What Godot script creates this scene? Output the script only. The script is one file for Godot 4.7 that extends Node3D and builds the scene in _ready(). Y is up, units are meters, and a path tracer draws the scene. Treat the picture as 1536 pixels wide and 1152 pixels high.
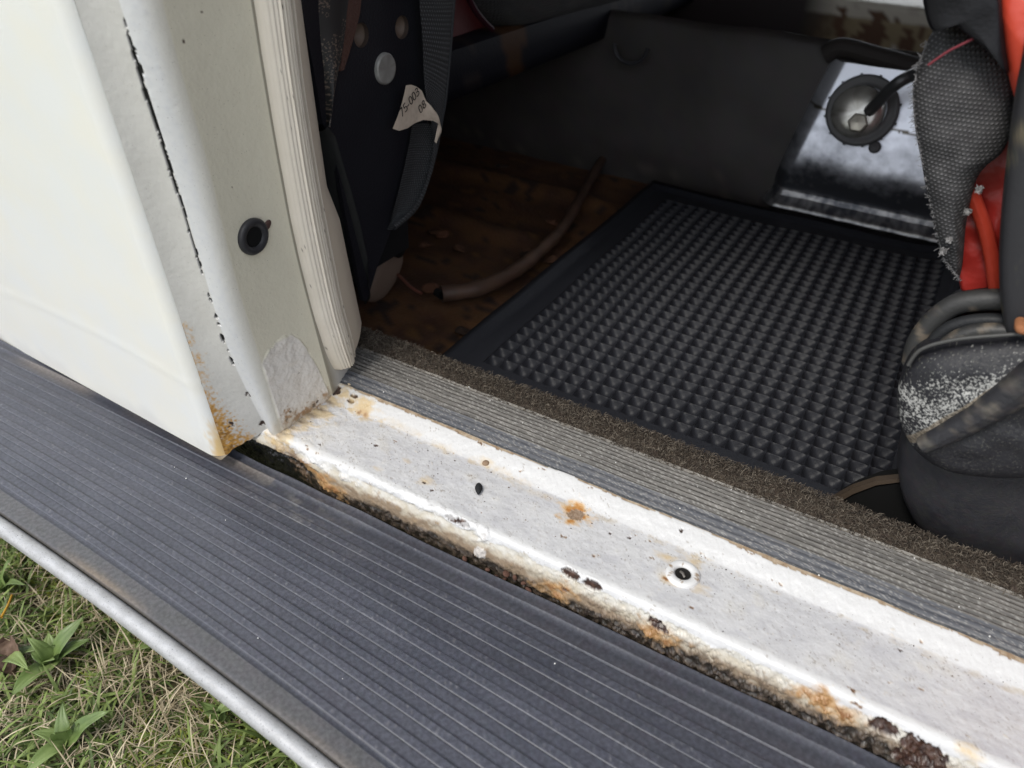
extends Node3D
# A look down at the door sill of an old white car: running board and sill run along x, the cabin lies towards -z, the grass towards +z.

var rng := RandomNumberGenerator.new()
var na := FastNoiseLite.new()
var nb := FastNoiseLite.new()
var nc := FastNoiseLite.new()
var car: Node3D
var tex_grain: Texture2D
var tex_pebble: Texture2D
var tex_leather: Texture2D
var tex_speck: Texture2D
var tex_cloth: Texture2D
var tex_scratch: Texture2D
var tex_metal: Texture2D


# ---------------------------------------------------------------- helpers
func tag(o: Node, label: String, category: String, group := "", kind := "") -> void:
	if label:
		o.set_meta("label", label)
	if category:
		o.set_meta("category", category)
	if group:
		o.set_meta("group", group)
	if kind:
		o.set_meta("kind", kind)


func numbered(called: String, parent: Node) -> String:
	if not parent.has_node(NodePath(called)):
		return called
	var i := 1
	while parent.has_node(NodePath("%s_%03d" % [called, i])):
		i += 1
	return "%s_%03d" % [called, i]


func thing(called: String, label: String, category: String, at := Vector3.ZERO, group := "") -> Node3D:
	var o := Node3D.new()
	o.name = numbered(called, self)
	add_child(o, true)
	o.position = at
	tag(o, label, category, group)
	return o


func put(called: String, mesh: Mesh, m: Material, parent: Node3D, at := Vector3.ZERO) -> MeshInstance3D:
	var o := MeshInstance3D.new()
	o.name = numbered(called, parent)
	o.mesh = mesh
	o.material_override = m
	parent.add_child(o, true)
	o.position = at - (parent.position if parent != self and parent is Node3D and not (parent is MeshInstance3D) else Vector3.ZERO)
	return o


func mat(c: Color, rough: float, metal := 0.0, vc := false, nrm: Texture2D = null, nscale := 1.0, tri := 20.0, alb: Texture2D = null) -> StandardMaterial3D:
	var m := StandardMaterial3D.new()
	m.albedo_color = Color.WHITE if vc else c.linear_to_srgb()
	m.roughness = rough
	m.metallic = metal
	m.vertex_color_use_as_albedo = vc
	m.metallic_specular = 0.35 if maxf(c.r, maxf(c.g, c.b)) < 0.05 and not vc else 0.5
	if nrm or alb:
		m.uv1_triplanar = true
		m.uv1_world_triplanar = true
		m.uv1_scale = Vector3.ONE * tri
	if nrm:
		m.normal_enabled = true
		m.normal_texture = nrm
		m.normal_scale = nscale
	if alb:
		m.albedo_texture = alb
	return m


func fn(x: float, y: float, z := 0.0) -> float:
	return na.get_noise_3d(x, y, z)


func fractal(x: float, y: float, z := 0.0) -> float:
	return nb.get_noise_3d(x, y, z)


# grid of nu x nv points (index i * nv + j); normals point along du x dv
func sheet(nu: int, nv: int, pos: PackedVector3Array, col := PackedColorArray(), flip := false, uv := PackedVector2Array()) -> ArrayMesh:
	var nrm := PackedVector3Array()
	nrm.resize(nu * nv)
	var sgn := -1.0 if flip else 1.0
	for i in nu:
		var ia := maxi(i - 1, 0) * nv
		var ib := mini(i + 1, nu - 1) * nv
		for j in nv:
			var du := pos[ib + j] - pos[ia + j]
			var dv := pos[i * nv + mini(j + 1, nv - 1)] - pos[i * nv + maxi(j - 1, 0)]
			var n := du.cross(dv)
			var l := n.length()
			nrm[i * nv + j] = n * (sgn / l) if l > 1e-12 else Vector3.ZERO
	for k in nu * nv:
		if nrm[k] == Vector3.ZERO:
			var q := k + 1 if (k + 1) % nv else k - 1
			nrm[k] = nrm[q] if nrm[q] != Vector3.ZERO else Vector3.UP
	var idx := PackedInt32Array()
	idx.resize((nu - 1) * (nv - 1) * 6)
	var t := 0
	for i in nu - 1:
		for j in nv - 1:
			var a := i * nv + j
			var b := a + nv
			if flip:
				idx[t] = a; idx[t + 1] = b; idx[t + 2] = a + 1
				idx[t + 3] = b; idx[t + 4] = b + 1; idx[t + 5] = a + 1
			else:
				idx[t] = a; idx[t + 1] = a + 1; idx[t + 2] = b
				idx[t + 3] = b; idx[t + 4] = a + 1; idx[t + 5] = b + 1
			t += 6
	var arr := []
	arr.resize(Mesh.ARRAY_MAX)
	arr[Mesh.ARRAY_VERTEX] = pos
	arr[Mesh.ARRAY_NORMAL] = nrm
	arr[Mesh.ARRAY_INDEX] = idx
	if col.size():
		arr[Mesh.ARRAY_COLOR] = col
	if uv.size():
		arr[Mesh.ARRAY_TEX_UV] = uv
	var mesh := ArrayMesh.new()
	mesh.add_surface_from_arrays(Mesh.PRIMITIVE_TRIANGLES, arr)
	return mesh


# grid from a function of (i, j) that gives a point and one that gives a colour
func grid(nu: int, nv: int, fp: Callable, fc = null, flip := false, fuv = null) -> ArrayMesh:
	var pos := PackedVector3Array()
	var col := PackedColorArray()
	var uv := PackedVector2Array()
	pos.resize(nu * nv)
	if fc != null:
		col.resize(nu * nv)
	if fuv != null:
		uv.resize(nu * nv)
	for i in nu:
		for j in nv:
			var p: Vector3 = fp.call(i, j)
			pos[i * nv + j] = p
			if fc != null:
				col[i * nv + j] = fc.call(p)
			if fuv != null:
				uv[i * nv + j] = fuv.call(i, j)
	return sheet(nu, nv, pos, col, flip, uv)


func box(st: SurfaceTool, a: Vector3, b: Vector3) -> void:      # axis-aligned, flat shaded
	var lo := a.min(b)
	var hi := a.max(b)
	var c := [Vector3(lo.x, lo.y, lo.z), Vector3(hi.x, lo.y, lo.z), Vector3(hi.x, hi.y, lo.z), Vector3(lo.x, hi.y, lo.z), Vector3(lo.x, lo.y, hi.z), Vector3(hi.x, lo.y, hi.z), Vector3(hi.x, hi.y, hi.z), Vector3(lo.x, hi.y, hi.z)]
	for f in [[4, 7, 6, 5], [0, 1, 2, 3], [0, 3, 7, 4], [1, 5, 6, 2], [3, 2, 6, 7], [0, 4, 5, 1]]:
		quad(st, c[f[0]], c[f[1]], c[f[2]], c[f[3]])


func quad(st: SurfaceTool, a: Vector3, b: Vector3, c: Vector3, d: Vector3) -> void:      # clockwise from its front
	var n := (c - a).cross(b - a).normalized()
	for p in [a, b, c, a, c, d]:
		st.set_normal(n)
		st.add_vertex(p)


func begin() -> SurfaceTool:
	var st := SurfaceTool.new()
	st.begin(Mesh.PRIMITIVE_TRIANGLES)
	return st


func box_mesh(a: Vector3, b: Vector3) -> ArrayMesh:
	var st := begin()
	box(st, a, b)
	return st.commit()


func smooth_line(p: PackedVector3Array, per: int) -> PackedVector3Array:
	var o := PackedVector3Array()
	var n := p.size()
	for i in n - 1:
		var a := p[maxi(i - 1, 0)]
		var d := p[mini(i + 2, n - 1)]
		for k in per:
			o.append(p[i].cubic_interpolate(p[i + 1], a, d, float(k) / per))
	o.append(p[n - 1])
	return o


func tube(line: PackedVector3Array, radius: float, sides := 12, fr = null, fc = null) -> ArrayMesh:
	var n := line.size()
	var pos := PackedVector3Array()
	var col := PackedColorArray()
	var up := Vector3.UP
	for i in n:
		var d := (line[mini(i + 1, n - 1)] - line[maxi(i - 1, 0)]).normalized()
		if absf(d.dot(up)) > 0.95:
			up = Vector3.RIGHT
		var s := d.cross(up).normalized()
		up = s.cross(d).normalized()
		var r := radius
		if fr != null:
			r *= float(fr.call(float(i) / (n - 1)))
		for k in sides + 1:
			var a := TAU * k / sides
			var p := line[i] + (s * cos(a) + up * sin(a)) * r
			pos.append(p)
			if fc != null:
				col.append(fc.call(p))
	return sheet(n, sides + 1, pos, col, true)


# a profile of (radius, height) turned round the local y axis
func lathe(profile: Array, sides := 40, fc = null) -> ArrayMesh:
	var nv := profile.size()
	return grid(sides + 1, nv, func(i, j):
		var a: float = TAU * i / sides
		return Vector3(cos(a) * profile[j].x, profile[j].y, sin(a) * profile[j].x), fc, false)


func ring_outline(p: PackedVector2Array, n: int) -> PackedVector2Array:      # closed, smoothed and evenly spaced
	var q := p
	for pass_ in 2:
		var r := PackedVector2Array()
		for i in q.size():
			var a := q[i]
			var b := q[(i + 1) % q.size()]
			r.append(a.lerp(b, 0.25))
			r.append(a.lerp(b, 0.75))
		q = r
	var total := 0.0
	for i in q.size():
		total += q[i].distance_to(q[(i + 1) % q.size()])
	var o := PackedVector2Array()
	var seg := 0
	var gone := 0.0
	for k in n:
		var want := total * k / n
		while gone + q[seg].distance_to(q[(seg + 1) % q.size()]) < want and seg < q.size() - 1:
			gone += q[seg].distance_to(q[(seg + 1) % q.size()])
			seg += 1
		var l := q[seg].distance_to(q[(seg + 1) % q.size()])
		o.append(q[seg].lerp(q[(seg + 1) % q.size()], (want - gone) / maxf(l, 1e-9)))
	var area := 0.0
	for i in n:
		area += o[i].cross(o[(i + 1) % n])
	if area < 0:
		o.reverse()
	return o


# a padded piece: an outline in the x-y plane that swells towards +z and has depth behind
func puff(outline: PackedVector2Array, z: float, bulge: float, depth: float, rings := 24, n := 96, fc = null, power := 2.4, lump := 0.0, lean := Vector2.ZERO) -> ArrayMesh:
	var o := ring_outline(outline, n)
	var c := Vector2.ZERO
	for p in o:
		c += p / n
	return grid(n + 1, rings + 5, func(i, j):
		var s: float = minf(1.0, float(j) / rings)
		var q: Vector2 = c + (o[i % n] - c) * s
		var zz: float = z + bulge * pow(maxf(0.0, 1.0 - pow(s, power)), 1.0 / power)
		zz += lump * fn(q.x * 28.0, q.y * 28.0, z * 9.0) * (1.0 - s * s) + lean.dot(q - c)
		if j > rings:
			zz -= depth * (j - rings) / 4.0
		return Vector3(q.x, q.y, zz), fc, true, func(i, j):
		var s2: float = minf(1.0, float(j) / rings)
		var q2: Vector2 = c + (o[i % n] - c) * s2
		return q2 * 8.0)


# a padded block with rounded edges
func cushion(c: Vector3, half: Vector3) -> ArrayMesh:
	return grid(49, 33, func(i, j):
		var a: float = TAU * i / 48.0
		var b: float = PI * (j / 32.0 - 0.5)
		var d := Vector3(cos(b) * cos(a), sin(b), cos(b) * sin(a))
		var q: float = pow(pow(absf(d.x), 7.0) + pow(absf(d.y), 7.0) + pow(absf(d.z), 7.0), -1.0 / 7.0)
		return c + d * q * half + d * 0.006 * fn(d.x * 5.0, d.y * 5.0, d.z * 5.0), null, true)


# a flat outline pushed back along a vector, edges square
func slab(front: PackedVector3Array, back: Vector3) -> ArrayMesh:
	var n := front.size()
	var nr := Vector3.ZERO
	for i in n:
		nr += front[i].cross(front[(i + 1) % n])
	nr = nr.normalized()
	if nr.dot(back) > 0:
		front.reverse()
		nr = -nr
	var ax := (front[1] - front[0]).normalized()
	var ay := nr.cross(ax)
	var flat := PackedVector2Array()
	for p in front:
		flat.append(Vector2(p.dot(ax), p.dot(ay)))
	var st := begin()
	var tri := Geometry2D.triangulate_polygon(flat)
	for k in range(0, tri.size(), 3):
		var a := front[tri[k]]
		var b := front[tri[k + 1]]
		var c := front[tri[k + 2]]
		if (c - a).cross(b - a).dot(nr) < 0:
			var s := b
			b = c
			c = s
		for p in [a, b, c]:
			st.set_normal(nr)
			st.add_vertex(p)
		for p in [a + back, c + back, b + back]:
			st.set_normal(-nr)
			st.add_vertex(p)
	for i in n:
		var a2 := front[i]
		var b2 := front[(i + 1) % n]
		quad(st, a2, a2 + back, b2 + back, b2)
	return st.commit()


func steps(a: float, b: float, d: float) -> PackedFloat32Array:
	var n := int(ceil((b - a) / d))
	var o := PackedFloat32Array()
	for i in n + 1:
		o.append(a + (b - a) * i / n)
	return o


func along(table: Array, k: float) -> float:      # piecewise linear look-up in [[key, value], ...]
	if k <= table[0][0]:
		return table[0][1] + (table[1][1] - table[0][1]) * (k - table[0][0]) / (table[1][0] - table[0][0])
	for i in table.size() - 1:
		if k <= table[i + 1][0]:
			return lerpf(table[i][1], table[i + 1][1], (k - table[i][0]) / (table[i + 1][0] - table[i][0]))
	var m := table.size() - 1
	return table[m][1] + (table[m][1] - table[m - 1][1]) * (k - table[m][0]) / (table[m][0] - table[m - 1][0])


func along_s(table: Array, k: float) -> float:      # the same, rounded off at the kinks
	return (along(table, k - 0.04) + along(table, k - 0.02) + along(table, k) + along(table, k + 0.02) + along(table, k + 0.04)) * 0.2


func noise_image(freq: float, size: int, octaves: int, seed_: int, kind := FastNoiseLite.TYPE_SIMPLEX_SMOOTH) -> Image:
	var n := FastNoiseLite.new()
	n.noise_type = kind
	n.seed = seed_
	n.frequency = freq
	n.fractal_octaves = octaves
	n.fractal_type = FastNoiseLite.FRACTAL_FBM if octaves > 1 else FastNoiseLite.FRACTAL_NONE
	return n.get_seamless_image(size, size)


func as_bump(im: Image, s: float) -> ImageTexture:
	im.convert(Image.FORMAT_RGBA8)
	im.bump_map_to_normal_map(s)
	return ImageTexture.create_from_image(im)


func ready_textures() -> void:
	tex_grain = as_bump(noise_image(0.05, 512, 3, 3), 3.0)
	tex_pebble = as_bump(noise_image(0.03, 512, 2, 5, FastNoiseLite.TYPE_SIMPLEX), 5.0)
	var le := noise_image(0.05, 512, 1, 8, FastNoiseLite.TYPE_CELLULAR)
	tex_leather = as_bump(le, 4.0)
	# fine dark and pale specks on a near-white ground
	var sp := Image.create(1024, 1024, false, Image.FORMAT_RGBA8)
	sp.fill(Color(0.97, 0.97, 0.97))
	for k in 9000:
		var v := rng.randf_range(0.72, 1.0)
		sp.set_pixel(rng.randi() % 1024, rng.randi() % 1024, Color(v, v, v))
	for k in 420:
		var v := rng.randf_range(0.25, 0.7)
		var x := rng.randi() % 1020
		var y := rng.randi() % 1020
		sp.fill_rect(Rect2i(x, y, rng.randi_range(1, 3), rng.randi_range(1, 3)), Color(v, v * 0.95, v * 0.88))
	tex_speck = ImageTexture.create_from_image(sp)
	var me := Image.create(512, 512, false, Image.FORMAT_RGBA8)
	me.fill(Color(0.86, 0.86, 0.86))
	for k in 26000:
		var v := rng.randf_range(0.55, 1.0)
		me.set_pixel(rng.randi() % 512, rng.randi() % 512, Color(v, v, v))
	for k in 700:
		var v := rng.randf_range(0.3, 0.6)
		me.fill_rect(Rect2i(rng.randi() % 508, rng.randi() % 508, rng.randi_range(1, 4), rng.randi_range(1, 3)), Color(v, v, v))
	tex_metal = ImageTexture.create_from_image(me)
	# dust on black rubber: mottled, with pale grains
	var du := noise_image(0.012, 1024, 4, 12)
	du.convert(Image.FORMAT_RGBA8)
	var dd := Image.create(1024, 1024, false, Image.FORMAT_RGBA8)
	var src := du.get_data()
	var dst := PackedByteArray()
	dst.resize(1024 * 1024 * 4)
	for k in 1024 * 1024:
		var v := 190 + (src[k * 4] >> 2)
		dst[k * 4] = v
		dst[k * 4 + 1] = v
		dst[k * 4 + 2] = v
		dst[k * 4 + 3] = 255
	dd.set_data(1024, 1024, false, Image.FORMAT_RGBA8, dst)
	tex_scratch = ImageTexture.create_from_image(dd)
	# one stitch of a coarse woven cloth, repeated
	var cl := Image.create(128, 128, false, Image.FORMAT_RGBA8)
	for y in 128:
		for x in 128:
			var u := fposmod(x / 16.0 + (0.5 if (y / 16) % 2 else 0.0), 1.0) - 0.5
			var v := fposmod(y / 16.0, 1.0) - 0.5
			var r := u * u * 5.0 + v * v * 7.0 - u * v * 3.0
			var h := clampf(1.0 - r * 1.3, 0.0, 1.0)
			h *= 0.85 + 0.15 * sin(x * 2.1 + y * 1.3)
			cl.set_pixel(x, y, Color(h, h, h))
	tex_cloth = as_bump(cl.duplicate(), 6.0)
	for y in 128:
		for x in 128:
			var g := 0.45 + 0.55 * cl.get_pixel(x, y).r
			cl.set_pixel(x, y, Color(g, g, g))
	cloth_shade = ImageTexture.create_from_image(cl)


var cloth_shade: Texture2D


# ---------------------------------------------------------------- the scene
func _ready() -> void:
	rng.seed = 41
	var cam := Camera3D.new()
	cam.name = "camera"
	add_child(cam)
	cam.fov = 53.21
	cam.near = 0.02
	cam.far = 300.0
	cam.transform = Transform3D(Basis(Vector3(0.86503323, 0.03313922, -0.50061892), Vector3(-0.31548271, 0.81178999, -0.49139361), Vector3(0.39011303, 0.58300841, 0.71268017)), Vector3(0, 0.88, 0))
	var lens := CameraAttributesPhysical.new()
	lens.frustum_focal_length = 23.96
	lens.frustum_focus_distance = 0.84
	lens.exposure_aperture = 4.2
	cam.attributes = lens
	cam.current = true
	var env := Environment.new()
	env.background_mode = Environment.BG_SKY
	var sm := ProceduralSkyMaterial.new()
	sm.sky_top_color = Color(0.83, 0.855, 0.895)
	sm.sky_horizon_color = Color(0.88, 0.89, 0.91)
	sm.sky_curve = 0.2
	sm.ground_bottom_color = Color(0.25, 0.26, 0.22)
	sm.ground_horizon_color = Color(0.6, 0.6, 0.58)
	sm.sun_angle_max = 0.0
	var sky := Sky.new()
	sky.sky_material = sm
	env.sky = sky
	env.tonemap_mode = Environment.TONE_MAPPER_LINEAR
	env.tonemap_exposure = 2.1
	env.sdfgi_enabled = true
	env.ssao_enabled = true
	env.ssil_enabled = true
	var we := WorldEnvironment.new()
	we.name = "environment"
	we.environment = env
	add_child(we)
	var sun := DirectionalLight3D.new()
	sun.name = "sun"
	sun.light_energy = 0.4
	sun.light_angular_distance = 20.0
	sun.light_color = Color(1.0, 0.98, 0.95)
	sun.shadow_enabled = true
	add_child(sun)
	sun.look_at_from_position(Vector3.ZERO, Vector3(0.15, -1.0, -0.75))

	na.noise_type = FastNoiseLite.TYPE_SIMPLEX_SMOOTH
	na.frequency = 1.0
	na.fractal_type = FastNoiseLite.FRACTAL_NONE
	nb.noise_type = FastNoiseLite.TYPE_SIMPLEX_SMOOTH
	nb.frequency = 1.0
	nb.seed = 9
	nb.fractal_type = FastNoiseLite.FRACTAL_FBM
	nb.fractal_octaves = 5
	nb.fractal_gain = 0.6
	ready_textures()

	build_ground()
	car = thing("car", "old white car with worn door sill, ribbed running board and open doorway", "car", Vector3(-0.4, 0.0, -1.4))
	build_shell()
	build_running_board()
	build_sill()
	build_pillar()
	build_floor()
	build_tunnel()
	build_rear_seat()
	build_front_seat()
	build_mat()
	build_small_things()
	build_grass()


func build_ground() -> void:
	var soil := mat(Color.WHITE, 1.0, 0.0, true, tex_pebble, 1.0, 12.0)
	var near := grid(150, 110, func(i, j):
		var x: float = -1.7 + 2.2 * i / 149.0
		var z: float = 0.75 - 1.3 * j / 109.0
		return Vector3(x, 0.012 * fractal(x * 9.0, z * 9.0), z), func(p):
		var k: float = clampf(fractal(p.x * 14.0, p.z * 14.0, 4.0) + 0.5, 0.0, 1.0)
		return Color(0.035, 0.028, 0.016).lerp(Color(0.09, 0.085, 0.03), k))
	var wide := begin()
	box(wide, Vector3(-120, -0.4, -120), Vector3(120, -0.02, 120))
	var g := put("ground", wide.commit(), mat(Color(0.06, 0.075, 0.025), 1.0, 0.0, false, tex_pebble, 1.0, 1.0), self)
	tag(g, "", "", "", "structure")
	var s := put("soil", near, soil, self)
	tag(s, "", "", "", "structure")


# ---------------------------------------------------------------- car body beyond the doorway
func build_shell() -> void:
	var cream := mat(Color(0.62, 0.60, 0.52), 0.4)
	var dark := mat(Color(0.03, 0.03, 0.032), 0.9)
	# roof, body side above and ahead of the doorway, far side with its window, ends
	var roof := grid(30, 30, func(i, j):
		var x: float = -2.3 + 3.7 * i / 29.0
		var z: float = -0.42 - 2.3 * j / 29.0
		var q := Vector2((x + 0.45) / 1.9, (z + 1.57) / 1.2)
		return Vector3(x, 1.52 - 0.16 * q.length_squared(), z))
	put("roof", roof, cream, car)
	var rl := grid(30, 30, func(i, j):
		var x: float = -2.3 + 3.7 * i / 29.0
		var z: float = -0.44 - 2.26 * j / 29.0
		var q := Vector2((x + 0.45) / 1.9, (z + 1.57) / 1.2)
		return Vector3(x, 1.49 - 0.16 * q.length_squared(), z), null, true)
	put("headlining", rl, mat(Color(0.10, 0.095, 0.085), 0.9), car)
	var st := begin()
	box(st, Vector3(0.75, 0.2, -0.62), Vector3(1.4, 0.95, -0.47))
	put("front_quarter_panel", st.commit(), cream, car)
	# the door itself, swung open on its front hinges
	var dq := grid(30, 30, func(i, j):
		var u: float = i / 29.0
		var v: float = j / 29.0
		var y: float = 0.27 + 0.70 * v
		return Vector3(0.80 + 0.22 * u + 0.05 * sin(v * PI), y, -0.47 + 0.90 * u), null, false)
	var door := put("open_door", dq, cream, car)
	var dt := grid(30, 30, func(i, j):
		var u: float = i / 29.0
		var v: float = j / 29.0
		return Vector3(0.755 + 0.22 * u - 0.012 * sin(v * PI), 0.27 + 0.70 * v, -0.46 + 0.90 * u), null, true)
	put("door_trim", dt, mat(Color(0.10, 0.012, 0.012), 0.6), door)
	st = begin()
	for e in [[Vector3(0.755, 0.262, -0.47), Vector3(0.80, 0.27, -0.44)]]:
		box(st, e[0], e[1])
	put("door_edge", slab(PackedVector3Array([Vector3(0.975, 0.27, 0.44), Vector3(1.02, 0.27, 0.43), Vector3(1.02, 0.97, 0.43), Vector3(0.975, 0.97, 0.44)]), Vector3(0.0, 0.0, -0.004)), cream, door)
	put("door_top", slab(PackedVector3Array([Vector3(0.755, 0.97, -0.46), Vector3(0.975, 0.97, 0.44), Vector3(1.02, 0.97, 0.43), Vector3(0.80, 0.97, -0.47)]), Vector3(0.0, -0.004, 0.0)), cream, door)
	var fr := PackedVector3Array([Vector3(0.78, 0.97, -0.46), Vector3(0.80, 1.28, -0.36), Vector3(0.93, 1.33, 0.20), Vector3(1.0, 0.97, 0.43)])
	put("window_frame", tube(fr, 0.014, 10), cream, door)
	put("windscreen_pillar", box_mesh(Vector3(0.72, 0.94, -0.6), Vector3(0.8, 1.36, -0.5)), cream, car)
	put("dashboard", box_mesh(Vector3(0.95, 0.2, -2.6), Vector3(1.1, 1.0, -0.63)), dark, car)
	put("rear_bulkhead", box_mesh(Vector3(-2.2, 0.2, -2.6), Vector3(-1.95, 1.2, -0.5)), dark, car)
	st = begin()
	box(st, Vector3(-2.2, 0.2, -2.75), Vector3(-0.75, 0.9, -2.6))
	box(st, Vector3(0.35, 0.2, -2.75), Vector3(1.1, 0.9, -2.6))
	box(st, Vector3(-0.75, 0.2, -2.75), Vector3(0.35, 0.47, -2.6))
	box(st, Vector3(-2.2, 0.9, -2.75), Vector3(-0.75, 1.40, -2.6))
	box(st, Vector3(0.35, 0.9, -2.75), Vector3(1.1, 1.40, -2.6))
	put("far_side", st.commit(), mat(Color(0.05, 0.045, 0.04), 0.9), car)
	# far door sill seen past the tunnel: cream with rust below
	var fs := grid(90, 40, func(i, j):
		var x: float = -0.75 + 1.1 * i / 89.0
		var v: float = j / 39.0
		var y: float = 0.34 + 0.24 * minf(1.0, v * 1.6)
		var z: float = -2.2 - 0.25 * maxf(0.0, v - 0.62) / 0.38
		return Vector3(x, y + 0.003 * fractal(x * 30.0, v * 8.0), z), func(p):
		var k: float = fractal(p.x * 16.0, p.y * 16.0, p.z * 16.0)
		var c := Color(0.66, 0.62, 0.52)
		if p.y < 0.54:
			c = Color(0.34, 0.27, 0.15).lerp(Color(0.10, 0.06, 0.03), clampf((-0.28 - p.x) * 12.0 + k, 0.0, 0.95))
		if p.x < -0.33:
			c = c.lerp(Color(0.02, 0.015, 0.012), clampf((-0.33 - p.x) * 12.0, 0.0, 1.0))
		if k > 0.12 and p.y < 0.56 and p.x > -0.34:
			c = Color(0.12, 0.055, 0.025)
		if k < -0.35 and p.x > -0.3:
			c = Color(0.55, 0.5, 0.42)
		return c)
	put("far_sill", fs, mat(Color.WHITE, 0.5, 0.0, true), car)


# ---------------------------------------------------------------- running board


func board_out(x: float) -> float:
	return -0.2515 + 0.028 * pow(maxf(0.0, x + 1.0) / 0.74, 2.2)


func lip_z(x: float) -> float:
	return -0.4578 - 0.0062 * x - 0.0009 * sin(x * 6.0)


func build_running_board() -> void:
	# profile across the board: distance inward from the start of the ribs, height, wear (0 groove darkened like shade .. 1 pale worn edge)
	var prof := []
	for v in [[-0.0262, -0.012, 0.3], [-0.0262, -0.006, 0.4], [-0.0255, -0.0022, 0.5], [-0.0242, -0.0004, 0.45], [-0.022, 0.0, 0.25], [-0.018, 0.0, 0.2], [-0.014, 0.0, 0.18], [-0.010, 0.0, 0.16], [-0.0062, 0.0, 0.16], [-0.0056, 0.0, 0.5], [-0.0050, -0.0010, 0.0], [-0.0018, -0.0010, 0.12], [-0.0010, -0.0010, 0.0]]:
		prof.append(v)
	var pitch := 0.0193
	for k in 9:
		var q := k * pitch
		for v in [[0.0, 0.0014, 0.75], [0.0007, 0.0017, 0.85], [0.0014, 0.0016, 0.3], [0.0035, 0.0015, 0.3], [0.0064, 0.0015, 0.3], [0.0071, 0.0014, 0.3], [0.0076, 0.0006, 0.06], [0.0082, 0.0002, 0.05], [0.010, 0.0, 0.16], [0.0125, 0.0, 0.17], [0.015, 0.0, 0.17], [0.0172, 0.0, 0.14], [0.0184, -0.0002, 0.0], [0.0188, -0.0002, 0.0]]:
			prof.append([q + v[0], v[1], v[2]])
	var q9 := 9.0 * pitch
	for v in [[0.0, 0.0016, 0.7], [0.0008, 0.0018, 0.75], [0.0016, 0.0014, 0.15], [0.006, 0.0004, 0.1], [0.011, 0.0, 0.08], [0.016, 0.0006, 0.12], [0.0185, 0.0022, 0.5], [0.0195, 0.0026, 0.6], [0.0205, 0.0018, 0.2], [0.025, 0.0012, 0.08], [0.0295, 0.0026, 0.2], [0.0308, 0.0034, 0.55], [0.0318, 0.003, 0.4], [0.0322, -0.004, 0.1], [0.0322, -0.014, 0.05]]:
		prof.append([q9 + v[0], v[1], v[2]])
	var span: float = q9 + 0.0322
	var xs := PackedFloat32Array()
	xs.append_array(steps(-1.9, -1.15, 0.02))
	xs.append_array(steps(-1.148, 0.22, 0.0022))
	xs.append_array(steps(0.24, 0.9, 0.02))
	var nu := xs.size()
	var nv := prof.size()
	var pos := PackedVector3Array()
	var col := PackedColorArray()
	pos.resize(nu * nv)
	col.resize(nu * nv)
	for i in nu:
		var x := xs[i]
		var ze := board_out(x) - 0.0245
		var zl := lip_z(x)
		for j in nv:
			var q: float = prof[j][0]
			var h: float = prof[j][1]
			var wear_shade: float = prof[j][2]
			var z: float
			if q < 0.0:
				z = ze - q
			else:
				z = ze + (zl - ze) * q / span
			var y := 0.26 + h * (0.32 if q < q9 else 0.8) + 0.0004 * fn(x * 3.0, z * 6.0, 3.0)
			if q > q9 + 0.012:
				y += 0.0013 * fn(x * 9.0, 7.0, 1.0) * (q - q9) / 0.03
			pos[i * nv + j] = Vector3(x, y, z)
			# colour: charcoal rubber with dust; the worn crests are paler in broken stretches
			var d := fractal(x * 7.0, z * 26.0, 2.0)
			var s := fn(x * 240.0, z * 420.0, 5.0)
			var br := fn(x * 17.0, j * 3.7, 8.0)
			var ridge := int(floor(q / pitch))
			var base := Color(0.072, 0.077, 0.100).lerp(Color(0.100, 0.105, 0.132), clampf(0.5 + d, 0.0, 1.0))
			base = base.lerp(Color(0.092, 0.094, 0.116), clampf(0.3 + 0.5 * fn(ridge * 3.3, x * 1.5, 6.0), 0.0, 0.6))
			if wear_shade > 0.2 and wear_shade <= 0.4:
				base *= 1.07  # raised bands painted a little lighter, as if lit
			if ridge >= 6:
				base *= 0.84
			if wear_shade < 0.1:
				base *= 0.58 if ridge < 4 else 0.80  # shade painted into the groove lines
			elif wear_shade > 0.4:
				var strong: float = [0.35, 0.3, 0.4, 0.35, 0.5, 0.65, 0.5, 0.75, 0.75, 0.75, 1.0, 1.0, 1.0][clampi(ridge, 0, 12)]
				var amount := clampf((0.25 + br * 0.9) * wear_shade * strong, 0.0, 1.0)
				base = base.lerp(Color(0.34, 0.335, 0.34), amount * 0.26)
			if wear_shade > 0.25 and s > 0.45:
				base = base.lerp(Color(0.40, 0.39, 0.39), (s - 0.45) * 0.6)
			if q < -0.006:
				base = base.lerp(Color(0.135, 0.13, 0.125), 0.6)
				var dust := clampf(fn(x * 6.0, 40.0, 2.0) * 1.2 + 0.1 + 0.5 * d, 0.0, 1.0) * clampf((-0.0165 - q) / 0.006, 0.0, 1.0)
				base = base.lerp(Color(0.27, 0.21, 0.15), dust * 0.7)
				if q < -0.0245:
					base = base.lerp(Color(0.05, 0.042, 0.035), 0.8)
			if q > q9 and q < q9 + 0.02 and x < -0.55:
				var du2 := clampf(fn(x * 8.0, 90.0, 1.0) + 0.5, 0.0, 1.0)
				base = base.lerp(Color(0.23, 0.19, 0.15), du2 * 0.5 * clampf((q - q9) / 0.016, 0.0, 1.0))
			if q > q9 - 0.03 and q < q9 + 0.03:
				var sm2 := fractal(x * 16.0, z * 40.0, 14.0)
				var near := exp(-pow((x + 0.50) / 0.07, 2.0))
				base = base.lerp(Color(0.24, 0.23, 0.22), clampf(absf(sm2) * 2.0 - 0.25, 0.0, 1.0) * near * 0.7)
			col[i * nv + j] = base
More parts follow.
